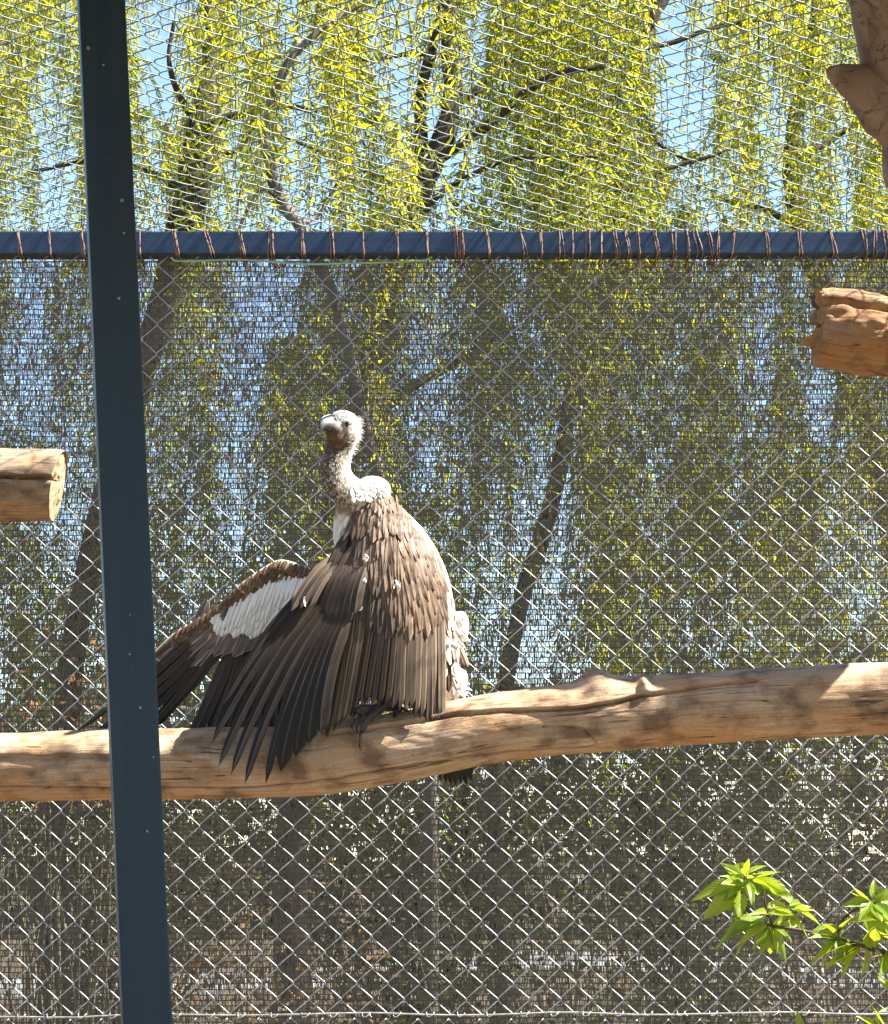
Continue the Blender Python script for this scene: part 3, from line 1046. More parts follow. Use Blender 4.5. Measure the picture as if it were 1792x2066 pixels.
willow('willow_tree', 'slim pale willow trunk beyond the netting lit along one side', 11.5,
       [(860, 1400, 12, 0), (720, 800, 12, 0), (612, 470, 12, 0), (570, 390, 12, 0), (552, 310, 11, 0), (547, 230, 9, 0), (590, 120, 8, 0), (690, 30, 8, .1), (790, -30, 6, .2)],
       [[(575, 400, 6, 0), (520, 380, 5, -.1), (490, 430, 4, -.1), (470, 470, 3, -.1)],
        [(600, 450, 6, 0), (650, 430, 4, .2), (700, 360, 4, .2), (770, 400, 3, .3)]],
       [(400, 900, -200, 380, 1.0), (380, 900, 420, 900, .4)], 190, GAPS, M['palebark'], 0.8, 0.2, (0.4, 1.1))
willow('willow_tree', 'leaning willow stem beyond the netting, left of the dead tree', 14.0,
       [(1010, 1500, 17, 0), (1130, 900, 16, 0), (1236, 490, 17, 0), (1238, 330, 17, 0), (1248, 210, 16, 0), (1280, 100, 15, 0), (1335, 0, 13, 0), (1420, -150, 9, .2)],
       [[(1285, 95, 7, 0), (1360, 80, 6, .1), (1440, 55, 5, .2), (1560, 40, 4, .3)],
        [(1250, 200, 6, 0), (1300, 230, 5, -.1), (1330, 290, 4, -.1), (1400, 330, 3, -.1)],
        [(1240, 400, 7, 0), (1320, 360, 5, .1), (1420, 320, 4, .2), (1500, 290, 3, .2)]],
       [(1000, 2050, -260, 420, 1.0), (1000, 2050, 420, 1250, 1.0)], 1250, GAPS, M['bark'], 1.6, 0.12)
willow('willow_tree', 'dense yellow green willow crown beyond the netting beside the dead tree', 17.0,
       [(1880, 1500, 30, 0), (1760, 900, 26, 0), (1630, 490, 22, 0), (1600, 300, 16, 0), (1640, 100, 12, 0), (1680, -150, 8, .2)],
       [[(1620, 470, 9, 0), (1540, 420, 6, .1), (1440, 400, 4, .2)],
        [(1610, 330, 9, 0), (1700, 260, 6, .1), (1800, 200, 4, .2)]],
       [(1350, 2100, -260, 420, 1.0), (1350, 2100, 420, 1200, .9), (-250, 500, -260, 300, .5)], 1250, GAPS, M['bark'], 2.2, 0.15)


def bush(name, label, u, vtop, Y, wpx, n, col, spread, mat, cat='bush', leaf=(0.03, 0.07), wl=0.5, group=None, vbot=None):
    c = P(u, vtop, Y)
    root = empty(name, (c.x, Y, 0), label, cat, group)
    h = c.z
    wr = wpx * PX(Y) * 0.5
    z0 = 0.05 if vbot is None else max(0.05, P(u, vbot, Y).z)
    st = Bag()
    B, D, C = [], [], []
    nst = max(10, n // 70)
    for s in range(nst):
        a = rng.uniform(0, 2 * math.pi)
        rr_ = wr * math.sqrt(rng.random())
        hh = h * rng.uniform(0.55, 1.0) * (1 - 0.25 * (rr_ / wr) ** 2)
        tipp = np.array((c.x + rr_ * math.cos(a), Y + rr_ * math.sin(a) * spread, hh))
        b0_ = np.array((c.x + 0.25 * rr_ * math.cos(a), Y + 0.2 * rr_ * math.sin(a), 0.0))
        mid = (b0_ + tipp) / 2 + rng.normal(0, 0.08, 3)
        ln = catmull([b0_, mid, tipp], 9)
        st.add(tube(ln, np.linspace(0.009, 0.003, 9), 4, False))
        m = n // nst
        for k in range(m):
            t_ = rng.uniform(0.0, 1.0) ** 0.6
            q = ln[min(8, int(t_ * 8.99))] + rng.normal(0, 0.10, 3)
            if q[2] < z0: continue
            B.append(q)
            D.append(rng.normal(0, 1, 3) + np.array((0, 0, -.25)))
            j = rng.uniform(0.55, 1.35)
            C.append([x * j * rng.uniform(.85, 1.15) for x in col])
    nn = len(B)
    ll = rng.uniform(leaf[0], leaf[1], nn)
    leaf_mesh('foliage', np.array(B), np.array(D), ll, ll * wl, np.array(C), mat, root)
    tag(st.build('stems', M['twig'], root), kind='stuff')
    return root


bush('dry_shrub', 'shrub with dry orange brown leaves behind the cloth, left of the post', 150, 1090, 8.6, 520, 2600, (0.27, 0.14, 0.055), 0.6, M['dryleaf'], leaf=(0.025, 0.055), vbot=1620)
bush('dry_shrub', 'brown leafy shrub behind the cloth under the perch log, right of the post', 520, 1640, 9.4, 620, 1500, (0.17, 0.11, 0.05), 0.6, M['dryleaf'], leaf=(0.025, 0.06))
bush('evergreen_bush', 'dark green bush behind the cloth below the knot of the perch log', 1180, 1500, 10.5, 760, 2300, (0.055, 0.070, 0.02), 0.6, M['bush'])
bush('evergreen_bush', 'olive bush behind the cloth behind the leafy sapling', 1700, 1450, 11.5, 640, 2100, (0.075, 0.070, 0.025), 0.6, M['bush'])
bush('evergreen_bush', 'tall dark hedge bush far behind the cloth at the forked willow', 830, 1330, 19.0, 700, 5200, (0.045, 0.060, 0.018), 0.5, M['bush'], leaf=(0.05, 0.11))
bush('evergreen_bush', 'tall dark hedge bush far behind the cloth at the leaning willow', 1400, 1290, 20.0, 640, 5200, (0.050, 0.056, 0.02), 0.5, M['bush'], leaf=(0.05, 0.11))
bush('evergreen_bush', 'tall dark hedge bush far behind the cloth at the thick willow', 260, 1270, 21.0, 620, 5200, (0.060, 0.056, 0.02), 0.5, M['bush'], leaf=(0.05, 0.11))

wood_b, wood_d, wood_c = [], [], []
for k in range(15000):
    x = rng.uniform(-17, 17)
    hmax = 5.2 + 2.2 * noise.noise(Vector((x * 0.35, 1, 2))) + 1.3 * noise.noise(Vector((x * 1.3, 4, 2)))
    z = hmax * rng.random() ** 0.8
    wood_b.append((x, 46 + rng.uniform(-3, 3), z))
    wood_d.append(rng.normal(0, 1, 3))
    j = rng.uniform(.5, 1.4)
    wood_c.append((0.05 * j, 0.052 * j, 0.02 * j))
wo_ = leaf_mesh('distant_wood', np.array(wood_b), np.array(wood_d), rng.uniform(.2, .5, 15000), rng.uniform(.12, .3, 15000), np.array(wood_c), M['bush'], None)
tag(wo_, 'dark far-off wood along the horizon, seen through the shade cloth', 'wood', kind='stuff')

# ------------------------------------------------------------------ leafy sapling inside the aviary
SY = 4.88
sap = empty('sapling', (P(2010, 2000, SY).x, SY, 0), 'leafy green sapling with bright pointed leaves in front of the fence', 'sapling')
M['sapleaf'] = None


def mat_sapleaf():
    t = NT('sapling_leaf')
    uv = t.n('UVMap').outputs[0]
    sx = t.n('SeparateXYZ')
    t.l(uv, sx.inputs[0])
    across = t.math('MULTIPLY', t.math('ABSOLUTE', t.math('SUBTRACT', sx.outputs[0], 0.5)), 2.0)
    rnd = t.n('ObjectInfo').outputs['Random']
    vein = t.math('SINE', t.math('ADD', t.math('MULTIPLY', sx.outputs[1], 62.0), t.math('MULTIPLY', across, -26.0)))
    c = t.mix(rnd, (0.12, 0.22, 0.022), (0.25, 0.33, 0.025))
    c = t.mix(t.ramp(vein, 0.75, 1.0, 0, 0.35), c, (0.24, 0.30, 0.06))
    c = t.mix(t.ramp(across, 0.03, 0.10, 0.8, 0.0), c, (0.28, 0.33, 0.09))
    d = t.bsdf(c, 0.26, 0, 0.6, vein, 0.25, 0.002)
    tr = t.n('BsdfTranslucent')
    c2 = t.mix(0.65, c, (0.60, 0.68, 0.02))
    t.l(c2, tr.inputs[0])
    mx = t.n('MixShader')
    mx.inputs[0].default_value = 0.48
    t.l(d.outputs[0], mx.inputs[1])
    t.l(tr.outputs[0], mx.inputs[2])
    return t.done(mx)


M['sapleaf'] = mat_sapleaf()
M['sapstem'] = mat_plain('sapling_bark', (0.10, 0.065, 0.04), 0.7, 0.3, 80, 0.6)


def leaf_shape(droop, cup):
    n = 9
    V, U, Fc = [], [], []
    for i in range(n):
        t_ = i / (n - 1)
        w = 0.5 * (math.sin(math.pi * t_ ** 0.82)) ** 0.9 * (1 - 0.25 * t_) + (0.012 if i == 0 else 0)
        w *= 1.0 + 0.04 * math.sin(t_ * 40)
        for x in (-1, -0.5, 0, 0.5, 1):
            V.append((t_, x * w * 0.46, -droop * t_ ** 2 + cup * (abs(x) * w) + 0.01 * math.sin(t_ * 9 + x * 2)))
            U.append((0.5 + x * 0.5, t_))
    for i in range(n - 1):
        for j in range(4):
            a = i * 5 + j
            Fc.append((a, a + 1, a + 6, a + 5))
    me = bpy.data.meshes.new('leaf')
    me.from_pydata(V, [], Fc)
    me.polygons.foreach_set('use_smooth', [True] * len(Fc))
    ul = me.uv_layers.new(name='UVMap')
    for lp in me.loops:
        ul.data[lp.index].uv = U[lp.vertex_index]
    me.materials.append(M['sapleaf'])
    return me


LEAVES = [leaf_shape(d, c) for d, c in ((0.10, 0.15), (0.28, 0.25), (0.45, 0.3), (0.2, -0.1))]


def orient(base, tdir, nrm, lx, ly, lz, root):
    t_ = Vector(tdir).normalized()
    s = Vector(nrm).cross(t_)
    if s.length < 1e-5: s = Vector((1, 0, 0)).cross(t_)
    s.normalize()
    n_ = t_.cross(s)
    m = Matrix((t_ * lx, s * ly, n_ * lz)).transposed().to_4x4()
    m.translation = Vector(base) - root
    return m


def put_leaf(base, tip, nrm, wide=1.0):
    d = Vector(tip) - Vector(base)
    o = bpy.data.objects.new('leaf', random.choice(LEAVES))
    COL.objects.link(o)
    o.parent = sap
    o.matrix_local = orient(base, d, nrm, d.length, d.length * wide, d.length, Vector(sap.location))
    return o


def stem(pts, r0, r1, name='branch'):
    a = catmull([tuple(p) for p in pts], 26)
    v, f = tube(a, np.linspace(r0, r1, 26), 7)
    mesh_obj(name, v, f, M['sapstem'], sap)
    return a


def S(u, v, d=0.0): return P(u, v, SY + d)


stem([Vector(sap.location), Vector(sap.location) + Vector((-.02, 0, .5)), S(1960, 2120), S(1900, 1950, .02)], 0.014, 0.008, 'stem')
br1 = stem([S(1925, 2010), S(1860, 1960, -.01), S(1792, 1925, -.01), S(1700, 1898, -.02), S(1620, 1878, -.02), S(1545, 1865, -.02), S(1518, 1852, 0)], 0.0065, 0.0022)
stem([S(1545, 1866, -.02), S(1520, 1850), S(1500, 1812), S(1492, 1775)], 0.0032, 0.0018, 'twig')
stem([S(1560, 1868, -.02), S(1548, 1840, -.04), S(1540, 1790, -.05)], 0.0026, 0.0014, 'twig')
stem([S(1690, 1897, -.02), S(1698, 1860, .0), S(1725, 1835, .01), S(1760, 1815, .01)], 0.0030, 0.0016, 'twig')
stem([S(1792, 1926), S(1765, 1930, -.05), S(1750, 1940, -.06)], 0.003, 0.0015, 'twig')
# authored leaves: base -> tip in sight-line coordinates, depth offsets at both ends, facing
LV = [
 (1500, 1770, 0, 1467, 1742, -.02), (1500, 1768, 0, 1450, 1738, .03), (1505, 1768, 0, 1545, 1735, .01), (1502, 1762, 0, 1512, 1728, -.02), (1510, 1775, 0, 1580, 1752, .02), (1515, 1778, 0, 1628, 1805, -.03),
 (1512, 1776, 0, 1598, 1806, -.05), (1496, 1788, 0, 1398, 1800, -.02), (1494, 1794, 0, 1418, 1852, -.04), (1500, 1800, 0, 1488, 1850, -.05), (1500, 1782, 0, 1455, 1762, -.04), (1508, 1778, -.02, 1520, 1822, -.06), (1512, 1770, 0, 1560, 1775, .04),
 (1500, 1776, -.02, 1530, 1800, -.05), (1506, 1766, 0, 1480, 1730, .05), (1520, 1780, 0, 1570, 1800, .03), (1500, 1790, -.01, 1470, 1800, -.05), (1508, 1770, -.01, 1500, 1745, -.04),
 (1540, 1862, -.02, 1440, 1880, -.03), (1545, 1866, -.02, 1462, 1905, .0), (1548, 1868, -.02, 1520, 1915, -.04), (1550, 1868, -.02, 1535, 1930, -.02), (1555, 1868, -.02, 1572, 1922, -.04), (1562, 1870, -.02, 1602, 1900, -.05), (1550, 1866, -.02, 1505, 1858, .03),
 (1548, 1850, -.04, 1480, 1842, -.06), (1560, 1866, -.02, 1590, 1838, -.05), (1575, 1870, -.02, 1620, 1850, .01), (1556, 1866, -.02, 1552, 1935, 0), (1548, 1864, -.02, 1495, 1890, -.06), (1545, 1862, -.02, 1455, 1872, .03), (1560, 1872, -.02, 1580, 1925, .02),
 (1548, 1840, -.04, 1602, 1842, -.07), (1545, 1832, -.04, 1600, 1818, -.02), (1560, 1835, -.04, 1640, 1858, -.06), (1600, 1835, -.04, 1662, 1852, -.07), (1590, 1830, -.03, 1640, 1820, .0), (1590, 1838, -.04, 1615, 1868, -.08),
 (1690, 1895, -.02, 1640, 1880, -.05), (1690, 1893, -.02, 1665, 1855, -.03), (1695, 1880, 0, 1720, 1842, -.06), (1700, 1870, 0, 1640, 1868, -.02), (1705, 1862, 0, 1765, 1850, -.05), (1692, 1895, -.02, 1700, 1940, -.06), (1690, 1897, -.02, 1648, 1925, -.03), (1688, 1898, -.02, 1655, 1945, .0),
 (1730, 1905, -.02, 1640, 1905, -.05), (1735, 1908, -.02, 1660, 1950, -.05), (1740, 1910, -.02, 1690, 1955, -.06), (1745, 1912, -.02, 1755, 1965, -.05), (1750, 1912, -.02, 1700, 1900, .03), (1760, 1915, -.02, 1740, 1860, -.06), (1765, 1915, -.02, 1790, 1960, -.04), (1742, 1908, -.02, 1680, 1925, .02),
 (1755, 1818, .01, 1720, 1790, -.02), (1760, 1815, .01, 1792, 1790, .0), (1762, 1815, .01, 1830, 1778, -.02), (1758, 1818, .01, 1735, 1850, -.04), (1762, 1820, .01, 1800, 1850, -.05), (1766, 1822, .01, 1820, 1870, -.05), (1760, 1816, .01, 1765, 1770, .02), (1764, 1820, .01, 1840, 1835, .0), (1756, 1818, .01, 1700, 1825, -.03), (1757, 1820, .01, 1760, 1880, -.06), (1762, 1822, .01, 1790, 1895, -.02),
 (1800, 1905, 0, 1770, 1870, -.05), (1805, 1910, 0, 1840, 1880, -.02), (1800, 1915, 0, 1800, 1970, -.05), (1810, 1900, 0, 1860, 1930, 0), (1800, 1880, 0, 1775, 1838, -.03), (1815, 1890, 0, 1800, 1930, -.06), (1790, 1890, 0, 1825, 1850, -.03),
 (1620, 2110, 0, 1612, 2048, -.02), (1650, 2110, 0, 1668, 2055, -.02), (1640, 2110, 0, 1598, 2060, .02), (1770, 2080, 0, 1735, 2040, -.02), (1790, 2075, 0, 1760, 2010, .0), (1800, 2080, 0, 1805, 2015, -.03), (1800, 2000, 0, 1770, 1965, .02), (1830, 2040, 0, 1780, 2030, -.04), (1800, 2100, 0, 1745, 2085, -.03)]
for (u0, v0, d0, u1, v1, d1) in LV:
    n_ = Vector((random.uniform(-.6, .6), random.uniform(-1.0, 0.1), random.uniform(.35, 1.2)))
    put_leaf(S(u0, v0, d0), S(u1, v1, d1), n_, random.uniform(.70, 1.0))
    if random.random() < 0.5:
        k = random.uniform(.45, .8)
        put_leaf(S(u0 + random.uniform(-5, 5), v0 + random.uniform(-4, 4), d0), S(u0 + (u1 - u0) * k + random.uniform(-26, 26), v0 + (v1 - v0) * k + random.uniform(-24, 24), d1 + random.uniform(-.03, .03)), n_ + Vector((random.uniform(-.6, .6), 0, 0)), random.uniform(.6, .9))
stem([S(1930, 2160), S(1800, 2110), S(1690, 2120), S(1610, 2118)], 0.004, 0.0015)

# ------------------------------------------------------------------ the vulture
def B(u, v, d=0.0): return P(u, v, LOGY + d)


BPX = PX(LOGY)
vul = empty('vulture', B(760, 1446, 0), 'brown vulture with pale neck spreading its wings on the perch log', 'vulture')
VL = Vector(vul.location)


def remeshed(bag_list, voxel, smooth_it=2):
    """join closed shapes into one continuous skin; returns world verts and faces"""
    b = Bag()
    for q in bag_list: b.add(q)
    me = bpy.data.meshes.new('tmp')
    me.from_pydata(np.vstack(b.v).tolist(), [], b.f)
    ob = bpy.data.objects.new('tmp', me)
    COL.objects.link(ob)
    m = ob.modifiers.new('r', 'REMESH')
    m.mode = 'VOXEL'
    m.voxel_size = voxel
    s = ob.modifiers.new('s', 'SMOOTH')
    s.factor = 0.5
    s.iterations = smooth_it
    dg = bpy.context.evaluated_depsgraph_get()
    ev = ob.evaluated_get(dg).to_mesh()
    v = np.array([tuple(x.co) for x in ev.vertices])
    f = [tuple(p.vertices) for p in ev.polygons]
    ob.evaluated_get(dg).to_mesh_clear()
    bpy.data.objects.remove(ob)
    bpy.data.meshes.remove(me)
    return v, f


def loft(rows, n=40, sides=24, flat=1.0):
    """rows: (u, v, d, r_px[, depth ratio])"""
    k = catmull([(*B(r[0], r[1], r[2]), r[3] * BPX, (r[4] if len(r) > 4 else flat)) for r in rows], n)
    pts, rad = k[:, :3], k[:, 3]
    v, f = tube(pts, rad, sides, True, up=(0, 1, 0))
    v = v.reshape(n, sides, 3)
    for i in range(n):
        v[i, :, 1] = pts[i, 1] + (v[i, :, 1] - pts[i, 1]) * k[i, 4]
    return v.reshape(-1, 3), f


def blob(c, rx, ry, rz, rot=None):
    bm = bmesh.new()
    bmesh.ops.create_icosphere(bm, subdivisions=3, radius=1.0)
    M_ = (rot.to_4x4() if rot is not None else Matrix.Identity(4)) @ Matrix.Diagonal((rx, ry, rz, 1))
    v = [tuple(Vector(c) + (M_ @ q.co)) for q in bm.verts]
    f = [tuple(w.index for w in q.verts) for q in bm.faces]
    bm.free()
    return v, f


HF = Vector((-0.62, -0.72, 0.30)).normalized()        # where the head points
HS = HF.cross(Vector((0, 0, 1))).normalized()
if HS.x < 0: HS = -HS                                  # the side of the head seen on the right
HU = HS.cross(HF)
if HU.z < 0: HU = -HU
HROT = Matrix((HF, HS, HU)).transposed()
HC = B(696, 868, -0.02)
shapes = [
    loft([(905, 1415, .10, 22), (890, 1385, .10, 40), (868, 1330, .10, 60), (848, 1265, .09, 74), (826, 1190, .08, 84), (796, 1120, .07, 80), (765, 1062, .05, 62), (738, 1025, .03, 46), (715, 1003, .015, 37), (693, 983, .0, 33), (679, 960, -.01, 31.5), (679, 932, -.015, 29), (686, 905, -.018, 28), (693, 880, -.02, 27)], 90, 30),
    loft([(700, 1020, .0, 22), (702, 1052, .03, 30), (712, 1090, .05, 40), (740, 1140, .06, 50)], 20, 20),        # breast
    blob(B(752, 990, .045), 38 * BPX, 0.055, 30 * BPX),                                                         # ruff hump
    blob(HC + HF * 0.004 + HU * 0.006, 0.049, 0.037, 0.042, HROT),                                               # skull
    blob(HC + HF * 0.030 - HU * 0.012, 0.030, 0.026, 0.028, HROT),                                               # face
    blob(HC + HF * 0.012 - HU * 0.030, 0.036, 0.027, 0.026, HROT),                                               # throat
    blob(B(930, 1262, .10), 17 * BPX, 0.04, 30 * BPX), blob(B(925, 1370, .11), 20 * BPX, 0.035, 26 * BPX),
    loft([(800, 1300, .02, 46), (782, 1360, .0, 34), (775, 1405, -.01, 17), (774, 1430, -.015, 9)], 20, 18),      # thighs
    loft([(850, 1310, .08, 44), (842, 1365, .06, 34), (836, 1405, .04, 17), (834, 1430, .03, 9)], 20, 18),
]
bv3, bf3 = remeshed(shapes, 0.0045, 3)
bvh = BVHTree.FromPolygons([Vector(q) for q in bv3], bf3)


def hit(u, v):
    d = (P(u, v, 1.0) - CAM).normalized()
    loc, nrm, _, _ = bvh.ray_cast(CAM, d)
    if loc is None:
        loc, nrm, _, _ = bvh.find_nearest(B(u, v, 0.03))
    return loc, nrm


def uv_of(p):
    q = Vector(p) - CAM
    w = q.dot(FWD)
    return CU + F_PX * q.x / w, CV - F_PX * q.dot(UPV) / w


cols = []
disp = []
for q in bv3:
    u, v = uv_of(q)
    rel = Vector(q) - HC
    hf, hs, hu = rel.dot(HF), rel.dot(HS), rel.dot(HU)
    mott = noise.noise(Vector(q) * 115) + 0.6 * noise.noise(Vector(q) * 240 + Vector((3, 1, 2)))
    fine = noise.noise(Vector(q) * 60)
    def sm(x, lo_, hi_):
        k_ = min(1.0, max(0.0, (x - lo_) / (hi_ - lo_)))
        return k_ * k_ * (3 - 2 * k_)
    body_c = np.array((0.80, 0.74, 0.66)) * (0.9 + 0.2 * fine)
    if v > 1285 and u < 880: body_c = np.array((0.30, 0.22, 0.16))
    # bare neck: dark skin showing through sparse pale down, paler toward the nape
    left = float(np.interp(v, [880, 915, 950, 975, 1000, 1020, 1045], [655, 655, 646, 645, 657, 676, 700]))
    k = (u - left) / 58.0
    m = sm(0.5 + mott * 1.3 + (k - 0.62) * 2.2, 0.0, 1.0)
    neck_c = np.array((0.085, 0.058, 0.046)) * (1 - m) + np.array((0.70, 0.61, 0.50)) * m
    low = sm(v + 9 * fine, 996, 1030) * sm(0.62 - k, 0.0, 0.3)
    neck_c = neck_c * (1 - low) + np.array((0.36, 0.235, 0.155)) * (0.75 + .5 * m) * low
    w_neck = (1 - sm(v + 10 * fine + 5 * mott, 1030, 1052)) * (1 - sm(u + 8 * fine, 722, 742))
    if 955 < v < 1016: w_neck *= 1 - sm(u + 6 * mott, 702, 716)
    c = body_c * (1 - w_neck) + neck_c * w_neck
    # head: pale crown, grey face, rusty throat
    w_head = 1 - sm(v + 5 * mott, 898, 922)
    face = sm(hf, 0.002, 0.02)
    head_c = np.array((0.72, 0.65, 0.55)) * (1 - face) + np.array((0.33, 0.315, 0.29)) * (0.85 + 0.3 * fine) * face
    thr_ = sm(-hu + 0.004 * fine + 0.004 * mott, 0.015, 0.024) * sm(hf, -0.026, -0.010)
    thr_c = np.array((0.115, 0.056, 0.026)) * (0.8 + 0.5 * fine) if mott > -0.3 else np.array((0.06, 0.034, 0.024))
    thr_c = thr_c * (1 - 0.6 * sm(v, 885, 915))
    head_c = head_c * (1 - thr_) + thr_c * thr_
    c = c * (1 - w_head) + head_c * w_head
    cols.append(tuple(np.clip(c, 0.01, 0.86)))
    disp.append(0.0012 * mott)
body = mesh_obj('body', bv3, bf3, M['body'], vul, cols=cols)


# --- feathers
def vane(kind, n=9):
    """half-width profile along a feather, 0 base .. 1 tip"""
    out = []
    for i in range(n):
        t_ = i / (n - 1)
        if kind == 'primary':
            w = (0.35 + 0.65 * min(1, t_ * 4)) * (1.0 if t_ < 0.45 else 1.0 - 0.42 * min(1, (t_ - 0.45) / 0.2))
            w *= 1 if t_ < 0.75 else math.sqrt(max(0.0, 1 - ((t_ - 0.75) / 0.25) ** 2.2)) * 0.98 + 0.02
        elif kind == 'flight':
            w = (0.4 + 0.6 * min(1, t_ * 4))
            w *= 1 if t_ < 0.86 else math.sqrt(max(0.0, 1 - ((t_ - 0.86) / 0.14) ** 2)) * 0.95 + 0.05
        else:
            w = (0.45 + 0.55 * min(1, t_ * 2.6))
            w *= 1 if t_ < 0.6 else math.sqrt(max(0.0, 1 - ((t_ - 0.6) / 0.4) ** 2)) * 0.95 + 0.05
        out.append(w)
    return out


def feather_geo(base, tip, nrm, width, kind, bend=0.0, arch=0.0, roll=0.0, camber=0.16, n=12, ragged=0.0):
    """world-space blade; bend = sideways curve, arch = lift of the middle, both as part of the length"""
    base, tip = Vector(base), Vector(tip)
    d = tip - base
    L_ = d.length
    t0 = d / L_
    s0 = Vector(nrm).cross(t0).normalized()
    n0 = t0.cross(s0)
    prof = vane(kind, n)
    V, U, Fc = [], [], []
    xs = (-1, -0.55, -0.09, 0, 0.09, 0.55, 1)
    for i in range(n):
        t_ = i / (n - 1)
        q = 4 * t_ * (1 - t_)
        c = base + d * t_ + s0 * (bend * L_ * q) + n0 * (arch * L_ * q)
        s_ = s0 * math.cos(roll) + n0 * math.sin(roll)
        nn = t0.cross(s_)
        w = prof[i] * width * 0.5
        for x in xs:
            rag = 0.0
            if ragged and abs(x) == 1: rag = ragged * noise.noise(Vector((base.x * 90, t_ * 14, x + base.z * 70)))
            lift = -camber * width * 0.5 * x * x + (0.035 * width if x == 0 else 0)
            V.append(c + s_ * (x * w * (1 + rag)) + nn * lift - t0 * (abs(x) * w * 0.25 if kind != 'covert' else abs(x) * w * 0.1))
            U.append((0.5 + x * 0.5, t_))
    k = len(xs)
    for i in range(n - 1):
        for j in range(k - 1):
            a = i * k + j
            Fc.append((a, a + 1, a + k + 1, a + k))
    return V, Fc, U


def feather(name, base, tip, nrm, width, kind, mat, parent, **kw):
    V, Fc, U = feather_geo(base, tip, nrm, width, kind, **kw)
    return mesh_obj(name, V, Fc, mat, parent, uvs=U)


def unit_feather(mat, arch, bend, camber, ragged, name):
    V, Fc, U = feather_geo((0, 0, 0), (1, 0, 0), (0, 0, 1), 1.0, 'covert', bend, arch, 0, camber, 7, ragged)
    me = bpy.data.meshes.new(name)
    # blade is one long and one wide: the object's matrix sets length and width
    me.from_pydata([tuple(q) for q in V], [], Fc)
    me.polygons.foreach_set('use_smooth', [True] * len(Fc))
    ul = me.uv_layers.new(name='UVMap')
    for lp in me.loops:
        ul.data[lp.index].uv = U[lp.vertex_index]
    me.materials.append(mat)
    return me


def variants(mat, name, ragged=0.10):
    return [unit_feather(mat, a, b_, c_, ragged, name) for a, b_, c_ in ((0.05, 0.03, 0.22), (0.08, -0.04, 0.28), (0.03, 0.0, 0.2), (0.06, 0.06, 0.3))]


UF = {k: variants(M[k], k + '_feather') for k in ('covert', 'gcov', 'cream', 'white', 'lining', 'under')}


def small(name, kind, base, tip, nrm, width, parent, jit=0.12):
    d = Vector(tip) - Vector(base)
    n_ = Vector(nrm) + Vector((random.uniform(-jit, jit), random.uniform(-jit, jit), random.uniform(-jit, jit)))
    o = bpy.data.objects.new(name, random.choice(UF[kind]))
    COL.objects.link(o)
    o.parent = parent
    o.matrix_local = orient(base, d, n_, d.length, width, width, VL)
    return o


# near wing: a draped cape, its dorsal side to the viewer
CL = [(990, 754, 764), (1003, 738, 782), (1020, 726, 800), (1040, 714, 818), (1080, 701, 848), (1120, 676, 876), (1150, 646, 888), (1200, 622, 893), (1250, 618, 896), (1300, 640, 897)]
cvv = [c[0] for c in CL]


def cl_edges(v):
    return float(np.interp(v, cvv, [c[1] for c in CL])), float(np.interp(v, cvv, [c[2] for c in CL]))


def cape_d(u, v):
    dc = float(np.interp(v, [985, 1005, 1040, 1100, 1200, 1300, 1450], [0.035, -0.005, -0.045, -0.080, -0.105, -0.112, -0.108]))
    c0_ = 762 + 0.06 * (v - 1000)
    l, r_ = cl_edges(v)
    if u > c0_:
        t_ = (u - c0_) / max(20, r_ - c0_)
        return dc + 0.085 * abs(t_) ** 2.3 * min(1, (r_ - c0_) / 70)
    t_ = (c0_ - u) / max(20, c0_ - l)
    return dc + 0.045 * t_ ** 2 * min(1, (c0_ - l) / 60)


def cape(u, v, lift=0.0):
    p = B(u, v, cape_d(u, v))
    n_ = cape_n(u, v)
    return p + n_ * lift


def cape_n(u, v):
    e = 4
    a = B(u + e, v, cape_d(u + e, v)) - B(u - e, v, cape_d(u - e, v))
    b_ = B(u, v - e, cape_d(u, v - e)) - B(u, v + e, cape_d(u, v + e))
    n_ = a.cross(b_)
    if n_.y > 0: n_ = -n_
    return n_.normalized()


V, Fc = [], []
NR, NC = 34, 26
for i in range(NR + 1):
    v_ = 991 + (1262 - 991) * i / NR
    l, r_ = cl_edges(v_)
    for j in range(NC + 1):
        u_ = l + (r_ - l) * j / NC
        V.append(cape(u_, v_, -0.006))
for i in range(NR):
    for j in range(NC):
        a = i * (NC + 1) + j
        Fc.append((a, a + 1, a + NC + 2, a + NC + 1))
nv = len(V)
V += [q + Vector((0, 0.012, 0)) for q in V]
Fc += [tuple(reversed([k + nv for k in f_])) for f_ in Fc]
edge = [j for j in range(NC + 1)] + [i * (NC + 1) + NC for i in range(1, NR + 1)] + [NR * (NC + 1) + j for j in range(NC - 1, -1, -1)] + [i * (NC + 1) for i in range(NR - 1, 0, -1)]
for a, b_ in zip(edge, edge[1:] + edge[:1]):
    Fc.append((b_, a, a + nv, b_ + nv))
wing = mesh_obj('wing', V, Fc, M['wingskin'], vul)
wing['label'] = 'drooping brown near wing seen from above with tan coverts'

